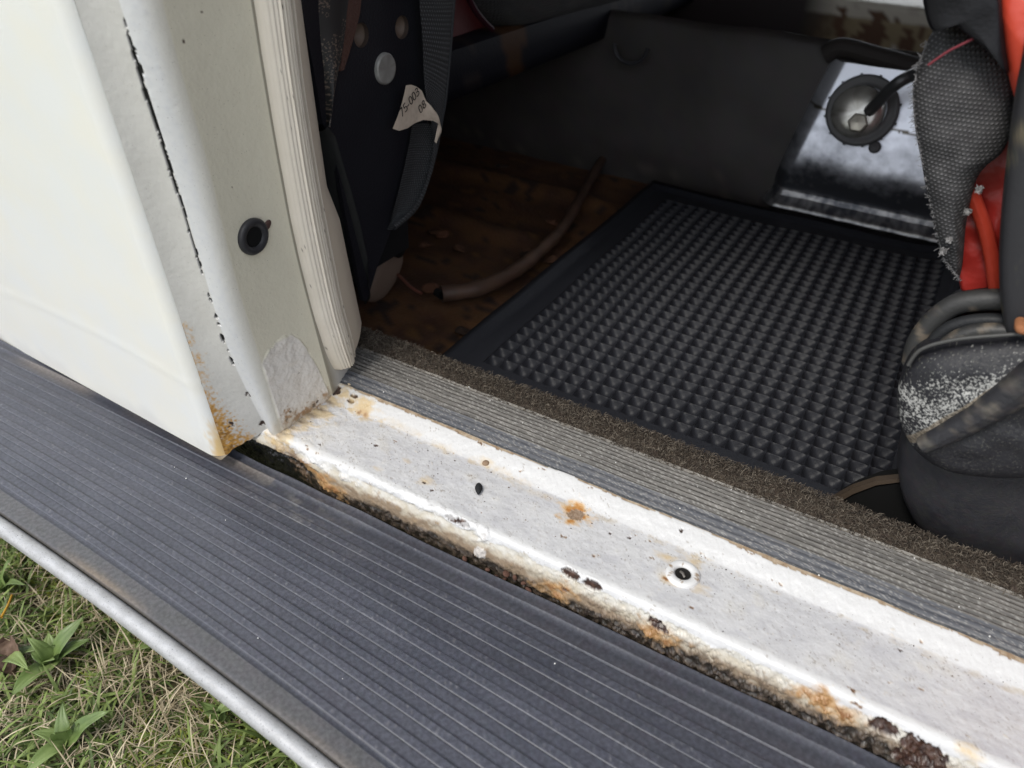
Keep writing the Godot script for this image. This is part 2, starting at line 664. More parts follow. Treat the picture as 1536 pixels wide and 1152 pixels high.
	var board := put("running_board", sheet(nu, nv, pos, col), mat(Color.WHITE, 0.42, 0.0, true, tex_grain, 0.15, 14.0, tex_scratch), car)
	var body := grid(60, 5, func(i, j):
		var x: float = -1.9 + 2.8 * i / 59.0
		var v: Array = [[0.252, 0.0], [0.232, 0.0], [0.225, 0.02], [0.226, 0.18], [0.25, 0.205]][j]
		return Vector3(x, v[0], board_out(x) - 0.002 - v[1]), null, true)
	put("board_underside", body, mat(Color(0.05, 0.045, 0.04), 0.8), board)
	# pale metal edge strip, half round
	var px := steps(-1.9, 0.9, 0.004)
	var np := 15
	var strip := grid(px.size(), np, func(i, j):
		var x: float = px[i]
		var z0: float = board_out(x)
		var a: float = PI * 1.12 * j / (np - 1) - 0.12
		return Vector3(x, 0.2490 + 0.0085 * sin(a) + 0.0001 * fn(x * 30.0, a * 2.0, 6.0), z0 + 0.0090 - 0.0088 * cos(a)), func(p):
		var l: float = fractal(p.x * 40.0, p.y * 200.0, p.z * 40.0)
		return Color(0.62, 0.625, 0.64).lerp(Color(0.46, 0.46, 0.465), clampf(0.4 + l, 0.0, 1.0)), true)
	put("edge_strip", strip, mat(Color.WHITE, 0.5, 0.3, true, tex_grain, 0.3, 8.0, tex_metal), board)


# ---------------------------------------------------------------- sill
# stains: [place (x along the car, w across: negative on the face, positive inward on the top), half sizes, kind, strength]
var sill_marks := []


func mark(list: Array, rx: float, rw: float, kind: String, s := 1.0) -> void:
	for p in list:
		sill_marks.append([p.x, p.y, rx, rw, kind, s])


func build_sill() -> void:
	mark([Vector2(-0.2141, 0.06956)], 0.018, 0.016, "orange")
	mark([Vector2(-0.2125, 0.06943)], 0.0085, 0.0075, "bare")
	mark([Vector2(-0.374, 0.02574)], 0.012, 0.008, "tan", 0.8)
	mark([Vector2(-0.3746, 0.02411), Vector2(-0.3601, 0.01845)], 0.0018, 0.0016, "chip")
	mark([Vector2(-0.09827, 0.03904), Vector2(-0.06861, 0.04411), Vector2(-0.1089, 0.06187), Vector2(-0.08624, 0.07188)], 0.012, 0.008, "tan", 0.75)
	mark([Vector2(-0.101, 0.03734)], 0.004, 0.0025, "rust", 0.8)
	mark([Vector2(-0.3341, 0.08554), Vector2(-0.4294, 0.01381), Vector2(-0.4101, 0.04567)], 0.007, 0.005, "tan", 0.6)
	mark([Vector2(-0.3191, -0.002942), Vector2(-0.3076, -0.00344)], 0.0085, 0.0034, "chip")
	mark([Vector2(-0.1822, -0.00378)], 0.0085, 0.0045, "chip")
	mark([Vector2(-0.1579, -0.004892)], 0.0105, 0.0045, "chip")
	mark([Vector2(-0.1844, -0.02188)], 0.014, 0.010, "rust", 0.8)
	mark([Vector2(-0.1844, -0.02093)], 0.0035, 0.0022, "chip")
	mark([Vector2(-0.1986, -0.02903), Vector2(-0.08917, -0.01955), Vector2(-0.0783, -0.02579), Vector2(0.05326, -0.01171), Vector2(0.06403, -0.01463), Vector2(0.07603, -0.01438)], 0.018, 0.010, "rust", 0.75)
	mark([Vector2(-0.08661, -0.01476), Vector2(-0.09172, -0.01144)], 0.009, 0.0035, "chip")
	mark([Vector2(0.1071, -0.01112)], 0.014, 0.006, "chip")
	mark([Vector2(0.1373, -0.01568), Vector2(0.1447, -0.0168), Vector2(0.1351, -0.02808)], 0.015, 0.011, "chip")
	mark([Vector2(0.1672, -0.001)], 0.012, 0.006, "tan", 1.0)
	mark([Vector2(-0.5318, 0.09815), Vector2(-0.5317, 0.09172)], 0.0048, 0.0022, "chip")
	mark([Vector2(-0.4574, 0.04587)], 0.0026, 0.0018, "chip")
	mark([Vector2(-0.5113, 0.01182), Vector2(0.1068, 0.07212), Vector2(-0.1081, 0.09781), Vector2(-0.1702, 0.06356), Vector2(-0.1511, 0.06895)], 0.002, 0.0014, "chip")
	mark([Vector2(-0.509, -0.02658), Vector2(-0.4934, -0.02927), Vector2(-0.4753, -0.03369), Vector2(-0.5232, -0.02109)], 0.02, 0.012, "rust", 0.7)
	mark([Vector2(-0.538, -0.01781), Vector2(-0.5577, -0.01264), Vector2(-0.5364, -0.04414)], 0.016, 0.012, "grime", 1.0)
	mark([Vector2(-0.557, 0.08531), Vector2(-0.5549, 0.06106), Vector2(-0.5505, 0.09271), Vector2(-0.5297, 0.09303), Vector2(-0.5072, 0.08833)], 0.026, 0.013, "tan", 1.2)
	mark([Vector2(-0.5598, 0.05477), Vector2(-0.5608, 0.03266), Vector2(-0.5626, 0.01219), Vector2(-0.5622, -0.001)], 0.022, 0.015, "tan", 1.25)
	mark([Vector2(-0.5649, -0.001), Vector2(-0.5635, 0.004358), Vector2(-0.5613, 0.01744), Vector2(-0.5586, 0.03255), Vector2(-0.5558, 0.048), Vector2(-0.5553, 0.06393), Vector2(-0.5568, 0.07894)], 0.008, 0.003, "grime", 0.9)
	mark([Vector2(-0.5109, 0.08282), Vector2(-0.5022, 0.08216)], 0.006, 0.004, "rust", 0.6)
	mark([Vector2(-0.5666, 0.09899), Vector2(-0.5594, 0.09691)], 0.007, 0.005, "chip")
	mark([Vector2(-0.4548, 0.08802), Vector2(-0.3927, 0.0812), Vector2(-0.3181, 0.08375), Vector2(-0.2894, 0.08003), Vector2(-0.2508, 0.07596)], 0.03, 0.006, "tan", 0.35)
	mark([Vector2(-0.2832, -0.006438), Vector2(-0.2865, -0.001), Vector2(-0.2994, -0.001)], 0.012, 0.006, "lump")
	mark([Vector2(-0.2814, -0.02329)], 0.007, 0.006, "lump", 1.6)
	mark([Vector2(-0.3665, -0.002914), Vector2(-0.3365, -0.001), Vector2(-0.3748, -0.001), Vector2(-0.419, -0.001)], 0.022, 0.007, "lump", 0.7)
	mark([Vector2(-0.516, -0.007484), Vector2(-0.4963, -0.008227), Vector2(-0.4579, -0.009676)], 0.02, 0.007, "lump", 0.8)
	var prof := PackedVector3Array([Vector3(0, 0.215, -0.470), Vector3(0, 0.235, -0.463), Vector3(0, 0.255, -0.4605), Vector3(0, 0.272, -0.4598), Vector3(0, 0.286, -0.4622), Vector3(0, 0.2945, -0.4662), Vector3(0, 0.2985, -0.4672), Vector3(0, 0.3022, -0.4690), Vector3(0, 0.3042, -0.4740), Vector3(0, 0.3040, -0.4830), Vector3(0, 0.3030, -0.5050), Vector3(0, 0.3028, -0.5300), Vector3(0, 0.3032, -0.5480), Vector3(0, 0.3050, -0.5545), Vector3(0, 0.3105, -0.5660), Vector3(0, 0.3150, -0.5770), Vector3(0, 0.3180, -0.5900), Vector3(0, 0.3190, -0.6100)])
	var fine := smooth_line(prof, 10)
	var path := PackedVector3Array()      # evenly spaced across
	var ws := PackedFloat32Array()
	var dist := PackedFloat32Array([0.0])
	for k in fine.size() - 1:
		dist.append(dist[k] + fine[k].distance_to(fine[k + 1]))
	var total := dist[dist.size() - 1]
	var nv := int(total / 0.0013)
	var s := 0
	for k in nv:
		var want := total * k / (nv - 1)
		while s < fine.size() - 2 and dist[s + 1] < want:
			s += 1
		path.append(fine[s].lerp(fine[s + 1], (want - dist[s]) / (dist[s + 1] - dist[s])))
	for p in path:
		ws.append(-(p.z + 0.470) if p.y > 0.3025 else minf(p.y - 0.303, -0.0))
	var xs := PackedFloat32Array()
	xs.append_array(steps(-0.66, 0.25, 0.0014))
	xs.append_array(steps(0.27, 0.95, 0.02))
	var nu := xs.size()
	var pos := PackedVector3Array()
	var col := PackedColorArray()
	pos.resize(nu * nv)
	col.resize(nu * nv)
	for i in nu:
		var x := xs[i]
		var here := []
		for m in sill_marks:
			if absf(m[0] - x) < m[2] * 1.8:
				here.append(m)
		for j in nv:
			var p := path[j]
			var w := ws[j]
			var y := p.y
			var z := p.z
			var n1 := fractal(x * 24.0, w * 24.0, 1.0)
			var n2 := fractal(x * 110.0, w * 110.0, 2.0)
			var n3 := fn(x * 420.0, w * 420.0, 3.0)
			var n4 := fractal(x * 46.0, w * 80.0, 4.0)
			var up := 0.0      # along the outward normal, roughly
			var c := Color(0.59, 0.59, 0.60).lerp(Color(0.65, 0.65, 0.655), clampf(0.5 + n1, 0.0, 1.0))
			# the rolled edge and the inner ridge are cleaner and whiter than the scuffed flat
			var ridge := maxf(exp(-pow((w - 0.003) / 0.006, 2.0)), exp(-pow((w - 0.088) / 0.007, 2.0)))
			c = c.lerp(Color(0.645, 0.645, 0.64), clampf(ridge + maxf(0.0, (w - 0.088) * 70.0), 0.0, 1.0) * 0.75)
			if w > 0.006 and w < 0.082:
				var scuff := fractal(x * 30.0, w * 55.0, 6.0)
				c = c.lerp(Color(0.46, 0.46, 0.49), clampf(scuff * 0.9, 0.0, 0.45))
				var blot := fractal(x * 9.0, w * 14.0, 31.0)
				c = c.lerp(Color(0.50, 0.50, 0.53), clampf(blot * 1.3, 0.0, 0.5))
				if n2 > 0.30:
					c = c.lerp(Color(0.36, 0.33, 0.30), clampf((n2 - 0.30) * 1.6, 0.0, 0.5))
				if n3 > 0.62:
					c = c.lerp(Color(0.25, 0.22, 0.2), (n3 - 0.62) * 2.2)
				if n1 > 0.25:
					c = c.lerp(Color(0.60, 0.56, 0.48), (n1 - 0.25) * 0.9)
			# hairline cracks and flaked spots in the paint
			var crack := absf(fractal(x * 17.0, w * 21.0, 44.0))
			if w > -0.004 and w < 0.100 and crack < 0.012 and n1 + n4 > 0.28:
				c = c.lerp(Color(0.28, 0.24, 0.20), 0.6)
				up -= 0.0002
			var flake := fractal(x * 34.0, w * 60.0, 55.0) + 0.18 * exp(-pow((w + 0.004) / 0.006, 2.0)) + 0.1 * exp(-pow((w - 0.104) / 0.004, 2.0))
			if flake > 0.56:
				c = Color(0.30, 0.20, 0.13).lerp(Color(0.12, 0.07, 0.045), clampf((flake - 0.56) * 9.0, 0.0, 1.0))
				up -= 0.0006
			elif flake > 0.51:
				up += 0.0003
				c = c.lerp(Color(0.62, 0.52, 0.38), 0.35)
			if absf(w - 0.079) < 0.004 and n4 > 0.05:
				c = c.lerp(Color(0.5, 0.42, 0.3), clampf(n4 * 1.1, 0.0, 0.55))
			if w > 0.1056 + 0.0026 * fractal(x * 30.0, 5.0, 2.0) + 0.0030 * fn(x * 7.0, 50.0, 2.0):
				c = Color(0.26, 0.18, 0.11).lerp(Color(0.5, 0.42, 0.32), clampf(n2 + 0.4, 0.0, 1.0))
				up -= 0.0005
			if w < -0.001:
				# outer face: old cream showing, blistered, blackening towards the gap
				var edge := -0.0065 + 0.0035 * fn(x * 30.0, 3.0, 9.0) + 0.0025 * n4
				if w < edge:
					c = Color(0.47, 0.42, 0.335).lerp(Color(0.57, 0.55, 0.50), clampf(0.6 + n4 * 1.5 + (w + 0.013) * 90.0, 0.0, 1.0))
					c = c.lerp(Color(0.215, 0.15, 0.095), clampf((-0.0145 - w) * 120.0 + n4 * 1.6 + n2 * 0.5, 0.0, 0.85))
					if n2 + n4 > 0.35:
						c = c.lerp(Color(0.30, 0.2, 0.1), clampf((n2 + n4 - 0.35) * 1.1, 0.0, 0.8))
					up += 0.0007 * n4 + 0.0003 * n2
					var foul := -0.0275 + 0.008 * n4 + 0.004 * fn(x * 11.0, 1.0, 20.0) + 0.005 * clampf((x + 0.28) * 3.0, 0.0, 1.0)
					var rough := clampf((x + 0.30) * 5.0, 0.0, 1.0)
					if rough > 0.0 and n2 * 0.9 + n3 * 0.3 > 0.06:
						c = c.lerp(Color(0.12, 0.09, 0.065), rough * clampf((-0.009 - w) * 60.0, 0.0, 0.75))
						up += 0.0008 * rough
					if w < foul:
						var k := clampf((foul - w) * 190.0, 0.0, 1.0)
						c = c.lerp(Color(0.022, 0.018, 0.015).lerp(Color(0.10, 0.075, 0.055), clampf(n2 * 1.4 + 0.25, 0.0, 1.0)), k)
						up += k * 0.0018 * (n2 + n4 * 0.5 + n3 * 0.08)
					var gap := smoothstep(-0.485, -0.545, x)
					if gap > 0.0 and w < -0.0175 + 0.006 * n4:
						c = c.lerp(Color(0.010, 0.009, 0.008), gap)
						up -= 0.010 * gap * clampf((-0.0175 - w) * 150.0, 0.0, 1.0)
				else:
					up += 0.0004 + 0.0005 * n2
			for m in here:
				var dx: float = (x - m[0]) / m[2]
				var dw: float = (w - m[1]) / m[3]
				var d2 := dx * dx + dw * dw
				if d2 > 3.2:
					continue
				var r := sqrt(d2)
				var st: float = m[5]
				match m[4]:
					"rust":
						var k := clampf(1.15 - r + n4 * 1.1 + n2 * 0.25, 0.0, 1.0) * st
						c = c.lerp(Color(0.47, 0.28, 0.12), clampf(k * 1.2, 0.0, 0.85))
						if k > 0.45:
							c = c.lerp(Color(0.20, 0.085, 0.03), clampf((k - 0.4) * 2.2 + n2 * 0.6, 0.0, 0.9))
						up += 0.0004 * k * n3
					"orange":
						var ko := clampf(1.15 - r + n4 * 0.9 + n2 * 0.3, 0.0, 1.0)
						c = c.lerp(Color(0.66, 0.40, 0.13), clampf(ko * 1.4, 0.0, 0.9))
						if ko > 0.4:
							c = c.lerp(Color(0.40, 0.15, 0.03), clampf((ko - 0.4) * 2.4, 0.0, 0.9))
					"bare":
						if r + n4 * 0.5 < 0.95:
							c = Color(0.25, 0.17, 0.11).lerp(Color(0.36, 0.27, 0.2), clampf(n3 + 0.5, 0.0, 1.0))
							up -= 0.0006
					"tan":
						c = c.lerp(Color(0.62, 0.47, 0.26), clampf((1.1 - r + n4 * 1.3) * 0.75 * st, 0.0, 0.8))
					"chip":
						var q := r + n4 * 0.7 + n2 * 0.22
						if q < 0.95:
							c = Color(0.035, 0.018, 0.013).lerp(Color(0.085, 0.044, 0.030), clampf(n2 * 1.5 + 0.35, 0.0, 1.0))
							up -= 0.0011
						elif q < 1.35:
							up += 0.0004
					"grime":
						c = c.lerp(Color(0.16, 0.11, 0.075), clampf((1.2 - r + n4 * 1.6) * st, 0.0, 0.9))
						up += 0.0015 * n2 * maxf(0.0, 1.2 - r)
					"lump":
						var q2 := clampf(1.1 - r + n4 * 0.9, 0.0, 1.0)
						up += st * 0.0022 * q2 * (0.6 + 0.8 * n2)
						if q2 > 0.25:
							c = c.lerp(Color(0.68, 0.68, 0.68), 0.5)
			# swell of the old paint near the left-hand corner
			var corner := clampf((-0.49 - x) / 0.06, 0.0, 1.0)
			if w > -0.004 and corner > 0.0:
				up += corner * 0.0012 * n4
				c = c.lerp(Color(0.62, 0.55, 0.42), clampf(corner * (n4 + 0.15) * 0.9, 0.0, 0.6))
			up += 0.0007 * n1 + 0.0004 * n4
			var face := clampf(-w / 0.006, 0.0, 1.0)
			pos[i * nv + j] = Vector3(x, y + up * (1.0 - face), z + up * face * 1.4)
			col[i * nv + j] = c
	var sill := put("door_sill", sheet(nu, nv, pos, col), mat(Color.WHITE, 0.38, 0.0, true, tex_grain, 0.3, 5.0, tex_speck), car)
	# threaded collar in the sill
	var at: Vector3 = Vector3(-0.08838, 0.303, -0.5209)
	var ring := lathe([Vector2(0.0168, -0.001), Vector2(0.0166, 0.0016), Vector2(0.0152, 0.0034), Vector2(0.0128, 0.0040), Vector2(0.0100, 0.0036), Vector2(0.0082, 0.0022), Vector2(0.0074, -0.002), Vector2(0.0070, -0.010)], 48, func(p):
		var k: float = fractal(p.x * 130.0, p.z * 130.0, 3.0)
		var c := Color(0.66, 0.66, 0.655)
		if k > 0.3:
			c = Color(0.3, 0.22, 0.15)
		if Vector2(p.x, p.z).length() < 0.0078:
			c = Color(0.13, 0.11, 0.09)
		return c)
	put("threaded_collar", ring, mat(Color.WHITE, 0.35, 0.0, true), sill, at)
	put("collar_bore", lathe([Vector2(0.0076, 0.0012), Vector2(0.0035, 0.0005), Vector2(0.0, 0.0004)], 24), mat(Color(0.012, 0.011, 0.010), 0.7), sill, at)
	var th := begin()
	var nub := tube(PackedVector3Array([Vector3(-0.003, 0.0005, -0.002), Vector3(0.0, 0.0022, 0.0005), Vector3(0.003, 0.0008, 0.003)]), 0.0013, 7)
	th.append_from(nub, 0, Transform3D.IDENTITY)
	put("thread_end", th.commit(), mat(Color(0.22, 0.2, 0.18), 0.4, 0.6), sill, at)

	# ribbed rubber cover along the inner edge of the sill
	var cn := 92
	var cx := PackedFloat32Array()
	cx.append_array(steps(-0.62, 0.25, 0.0022))
	cx.append_array(steps(0.27, 0.95, 0.03))
	var cpos := PackedVector3Array()
	var ccol := PackedColorArray()
	for i in cx.size():
		var x := cx[i]
		for j in cn:
			var v := float(j) / (cn - 1)
			var z := -0.5765 - 0.0610 * v
			var y := 0.3148 + 0.0150 * sin(minf(1.0, v * 1.05) * PI * 0.5) + 0.0012 * sin(v * PI)
			if v < 0.02:
				y -= 0.0028
			var wob := 0.012 * fn(x * 4.0, 11.0, 0.0)
			var ph := (v - 0.30 + wob) * 11.5
			var c := Color(0.068, 0.072, 0.084)
			var st := fn(x * 7.0, v * 90.0, 3.0)
			var gr := fractal(x * 40.0, v * 14.0, 6.0)
			if v > 0.30 + wob:
				var r := cos(ph * TAU)
				y += 0.0009 * r
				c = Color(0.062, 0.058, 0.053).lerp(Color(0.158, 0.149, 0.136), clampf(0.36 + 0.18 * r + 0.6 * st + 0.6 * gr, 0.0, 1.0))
			else:
				y += 0.0004 * cos(v * 60.0)
				c = c.lerp(Color(0.19, 0.185, 0.18), clampf(st * 0.9 + gr * 0.6 - 0.1, 0.0, 0.7))
			if v > 0.94:
				c = c.lerp(Color(0.26, 0.24, 0.21), 0.5)
			var g := fn(x * 300.0, v * 60.0, 9.0)
			if g > 0.5:
				c = c.lerp(Color(0.36, 0.35, 0.33), 0.5)
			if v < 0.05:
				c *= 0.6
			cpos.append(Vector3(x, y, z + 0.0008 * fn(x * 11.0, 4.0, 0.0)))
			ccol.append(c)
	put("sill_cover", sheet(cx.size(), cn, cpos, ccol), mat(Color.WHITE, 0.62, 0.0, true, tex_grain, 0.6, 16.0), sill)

	# carpet edge rolling over into the cabin
	var carpet := grid(420, 30, func(i, j):
		var x: float = -0.62 + 1.3 * i / 419.0
		var v: float = j / 29.0
		var p: Vector2
		if v < 0.5:
			var t: float = v / 0.5
			p = Vector2(-0.634 - 0.034 * t, 0.327 + 0.008 * sin(t * PI * 0.75))
		else:
			var t2: float = (v - 0.5) / 0.5
			p = Vector2(-0.668 - 0.012 * sin(t2 * PI * 0.5), 0.3326 - 0.085 * t2)
		var b: float = 0.0020 * fractal(x * 55.0, v * 6.0, 2.0) + 0.0025 * fn(x * 7.0, 2.0, 2.0)
		return Vector3(x, p.y + b, p.x - b), func(p):
		var k: float = clampf(0.5 + fractal(p.x * 130.0, p.y * 130.0, p.z * 130.0), 0.0, 1.0)
		return Color(0.030, 0.022, 0.016).lerp(Color(0.072, 0.056, 0.042), k))
	var cp := put("carpet_edge", carpet, mat(Color.WHITE, 1.0, 0.0, true), sill)
	var fib := tube(smooth_line(PackedVector3Array([Vector3(0, -0.001, 0), Vector3(0.0006, 0.0014, 0.0002), Vector3(0.002, 0.0026, 0.0010), Vector3(0.0034, 0.0022, 0.0022)]), 2), 0.00022, 3)
	var mm := MultiMesh.new()
	mm.transform_format = MultiMesh.TRANSFORM_3D
	mm.use_colors = true
	mm.mesh = fib
	mm.instance_count = 16000
	for k in mm.instance_count:
		var x := rng.randf_range(-0.60, 0.28)
		var v := rng.randf()
		var p := Vector3(x, 0.327 + 0.009 * sin(v * 2.6), -0.634 - 0.042 * v)
		if v > 0.86:
			p.y -= (v - 0.86) * 0.12
		p.y += 0.0022 * fn(x * 7.0, 2.0, 2.0)
		var bs := Basis(Vector3(rng.randf_range(-1, 1), rng.randf_range(-1, 1), rng.randf_range(-1, 1)).normalized(), rng.randf_range(-0.9, 0.9)) * Basis(Vector3.UP, rng.randf() * TAU)
		mm.set_instance_transform(k, Transform3D(bs.scaled(Vector3.ONE * rng.randf_range(0.7, 1.5)), p))
		var t := rng.randf()
		mm.set_instance_color(k, Color(0.050, 0.036, 0.026).lerp(Color(0.21, 0.18, 0.142), t * t))
	var mi := MultiMeshInstance3D.new()
	mi.name = "carpet_pile"
	mi.multimesh = mm
	mi.material_override = mat(Color.WHITE, 1.0, 0.0, true)
	mi.set_meta("kind", "stuff")
	sill.add_child(mi, true)


# ---------------------------------------------------------------- rear pillar of the doorway
var za := [[0.279, -0.4205], [0.755, -0.387]]
var zc := [[0.316, -0.468], [0.368, -0.454], [0.44, -0.4395], [0.546, -0.432], [0.628, -0.426], [0.683, -0.420], [0.761, -0.413]]
var zd := [[0.35, -0.457], [0.409, -0.451], [0.497, -0.440], [0.557, -0.437], [0.653, -0.434], [0.718, -0.423], [0.767, -0.421]]
var ze_ := [[0.343, -0.559], [0.449, -0.544], [0.506, -0.536], [0.583, -0.531], [0.68, -0.5275], [0.755, -0.527]]
var zf := [[0.354, -0.597], [0.428, -0.586], [0.569, -0.572], [0.672, -0.566], [0.75, -0.567]]
var zg := [[0.373, -0.638], [0.518, -0.618], [0.562, -0.602], [0.664, -0.598], [0.746, -0.595], [1.3, -0.60]]


func build_pillar() -> void:
	# outer panel
	var px := PackedFloat32Array()
	px.append_array(steps(-2.3, -1.2, 0.1))
	px.append_array(steps(-1.18, -0.66, 0.008))
	px.append_array(steps(-0.656, -0.632, 0.002))
	var round_n := 14
	var nu := px.size() + round_n
	var ys := PackedFloat32Array()
	ys.append_array(steps(0.0, 0.56, 0.006))
	ys.append_array(steps(0.58, 1.1, 0.04))
	var nv := ys.size()
	var panel := grid(nu, nv, func(i, j):
		var x: float = px[mini(i, px.size() - 1)]
		var yb: float = 0.279 + 0.043 * (minf(x, -0.612) + 0.612)
		var y: float = yb + ys[j]
		var inward := 0.0
		if i >= px.size():
			var a: float = float(i - px.size() + 1) / round_n * 1.05
			x = -0.632 + 0.0205 * sin(a)
			inward = 0.0205 * (1.0 - cos(a))
		var z: float = along(za, y) + 0.065 * (x + 0.612) - inward
		if y > 0.8:
			z -= 0.25 * pow(y - 0.8, 2.0)
		# faint seam line and pin-head dents in the paint
		var sy: float = 0.385 - 0.10 * (x + 0.62) - 0.35 * pow(x + 0.62, 2.0)
		z += 0.0005 * exp(-pow((y - sy) / 0.0035, 2.0))
		z += 0.0003 * fn(x * 9.0, y * 9.0, 2.0)
		return Vector3(x, y, z), func(p):
		var c := Color(0.77, 0.76, 0.70)
		var k: float = fractal(p.x * 12.0, p.y * 12.0, 3.0)
		c = c.lerp(Color(0.75, 0.76, 0.745), clampf(0.5 + k * 1.2, 0.0, 1.0))
		var low: float = p.y - (0.279 + 0.043 * (p.x + 0.612))
		c = c.lerp(Color(0.58, 0.56, 0.50), clampf((0.03 - low) * 14.0 + k * 0.5 - 0.1, 0.0, 0.35))
		# rust eating in from the tip
		var d := Vector2((p.x + 0.612) / 0.016, (p.y - 0.279) / 0.06)
		var f: float = fractal(p.x * 90.0, p.y * 90.0, 5.0)
		var r: float = clampf(1.0 - d.length() + f * 0.7, 0.0, 1.0)
		c = c.lerp(Color(0.66, 0.44, 0.16), clampf(r * 1.5, 0.0, 0.85))
		return c)
	var qp := put("rear_quarter_panel", panel, mat(Color.WHITE, 0.28, 0.0, true, tex_grain, 0.15, 8.0), car)
	var lip := grid(80, 4, func(i, j):
		var x: float = -2.0 + 1.388 * i / 79.0
		var yb: float = 0.279 + 0.043 * (x + 0.612)
		var z: float = along(za, yb) + 0.065 * (x + 0.612)
		return Vector3(x, yb + [0.0, -0.0015, 0.0, 0.03][j], z - [0.0, 0.003, 0.014, 0.018][j]), null, true)
	put("panel_return", lip, mat(Color(0.2, 0.17, 0.13), 0.7), qp)
	var inner := grid(20, 12, func(i, j):
		var x: float = -2.2 + 1.55 * i / 19.0
		var y: float = 0.22 + 0.78 * j / 11.0
		return Vector3(x, y, -0.62), null, true)
	put("inner_side_panel", inner, mat(Color(0.02, 0.02, 0.021), 0.9), car)

	# shut face: step 1 beside the panel, sealed seam, rounded corner, step 2 up to the door seal
	var sv := []      # [segment, t]
	for k in 34:
		sv.append([0, k / 34.0])
	for k in 22:
		sv.append([1, k / 22.0])
	for k in 76:
		sv.append([2, k / 75.0])
	for k in 4:
		sv.append([3, (k + 1) / 4.0])
	var hs := PackedFloat32Array()
	hs.append_array(steps(0.0, 0.50, 0.0014))
	hs.append_array(steps(0.52, 1.05, 0.03))
	var f1_rust: Array = [[Vector3(-0.6102, 0.459, -0.4108), 0.010, 0.6], [Vector3(-0.6107, 0.4409, -0.4113), 0.012, 0.6], [Vector3(-0.6095, 0.4187, -0.4148), 0.012, 0.6], [Vector3(-0.6097, 0.3964, -0.4162), 0.012, 0.5], [Vector3(-0.6103, 0.369, -0.4169), 0.014, 0.7], [Vector3(-0.6098, 0.3445, -0.4196), 0.018, 0.9], [Vector3(-0.6097, 0.3214, -0.4213), 0.022, 1.0], [Vector3(-0.6093, 0.3004, -0.4236), 0.026, 1.2], [Vector3(-0.6097, 0.2837, -0.4239), 0.022, 1.4], [Vector3(-0.5955, 0.2928, -0.4471), 0.012, 0.7], [Vector3(-0.6024, 0.2865, -0.4359), 0.014, 0.9]]
	var f1_chip: Array = [[Vector3(-0.6006, 0.3187, -0.4367), 0.0055], [Vector3(-0.5827, 0.3157, -0.4668), 0.0055], [Vector3(-0.5909, 0.4313, -0.445), 0.0048], [Vector3(-0.5908, 0.4609, -0.4431), 0.0035], [Vector3(-0.5867, 0.3645, -0.4568), 0.0055], [Vector3(-0.5857, 0.3931, -0.4564), 0.004], [Vector3(-0.5894, 0.4055, -0.4494), 0.003], [Vector3(-0.5909, 0.4854, -0.4413), 0.005], [Vector3(-0.6042, 0.4172, -0.4238), 0.0016]]
	var f2_rust: Array = [[Vector3(-0.5637, 0.3186, -0.4864), 0.010, 0.8], [Vector3(-0.5631, 0.3058, -0.5), 0.011, 0.8], [Vector3(-0.5617, 0.3066, -0.5275), 0.012, 0.9], [Vector3(-0.5606, 0.3087, -0.5505), 0.010, 0.8], [Vector3(-0.5637, 0.3251, -0.4855), 0.006, 0.7], [Vector3(-0.5624, 0.305, -0.5139), 0.01, 0.8]]
	var f2_chip: Array = [[Vector3(-0.5637, 0.3151, -0.4858), 0.003], [Vector3(-0.5633, 0.3221, -0.4933), 0.0018], [Vector3(-0.5616, 0.309, -0.5301), 0.003], [Vector3(-0.5612, 0.3108, -0.5371), 0.0025], [Vector3(-0.5621, 0.3648, -0.5154), 0.0014], [Vector3(-0.5633, 0.6026, -0.471), 0.0016], [Vector3(-0.5625, 0.7522, -0.473), 0.0012], [Vector3(-0.5638, 0.7334, -0.4493), 0.0013], [Vector3(-0.5648, 0.4535, -0.4527), 0.0016]]
	var arch: Array = [Vector3(-0.5643, 0.4071, -0.4658), Vector3(-0.5624, 0.422, -0.5031), Vector3(-0.5606, 0.3425, -0.5476)]
	var nu2 := hs.size()
	var nv2 := sv.size()
	var pos := PackedVector3Array()
	var col := PackedColorArray()
	pos.resize(nu2 * nv2)
	col.resize(nu2 * nv2)
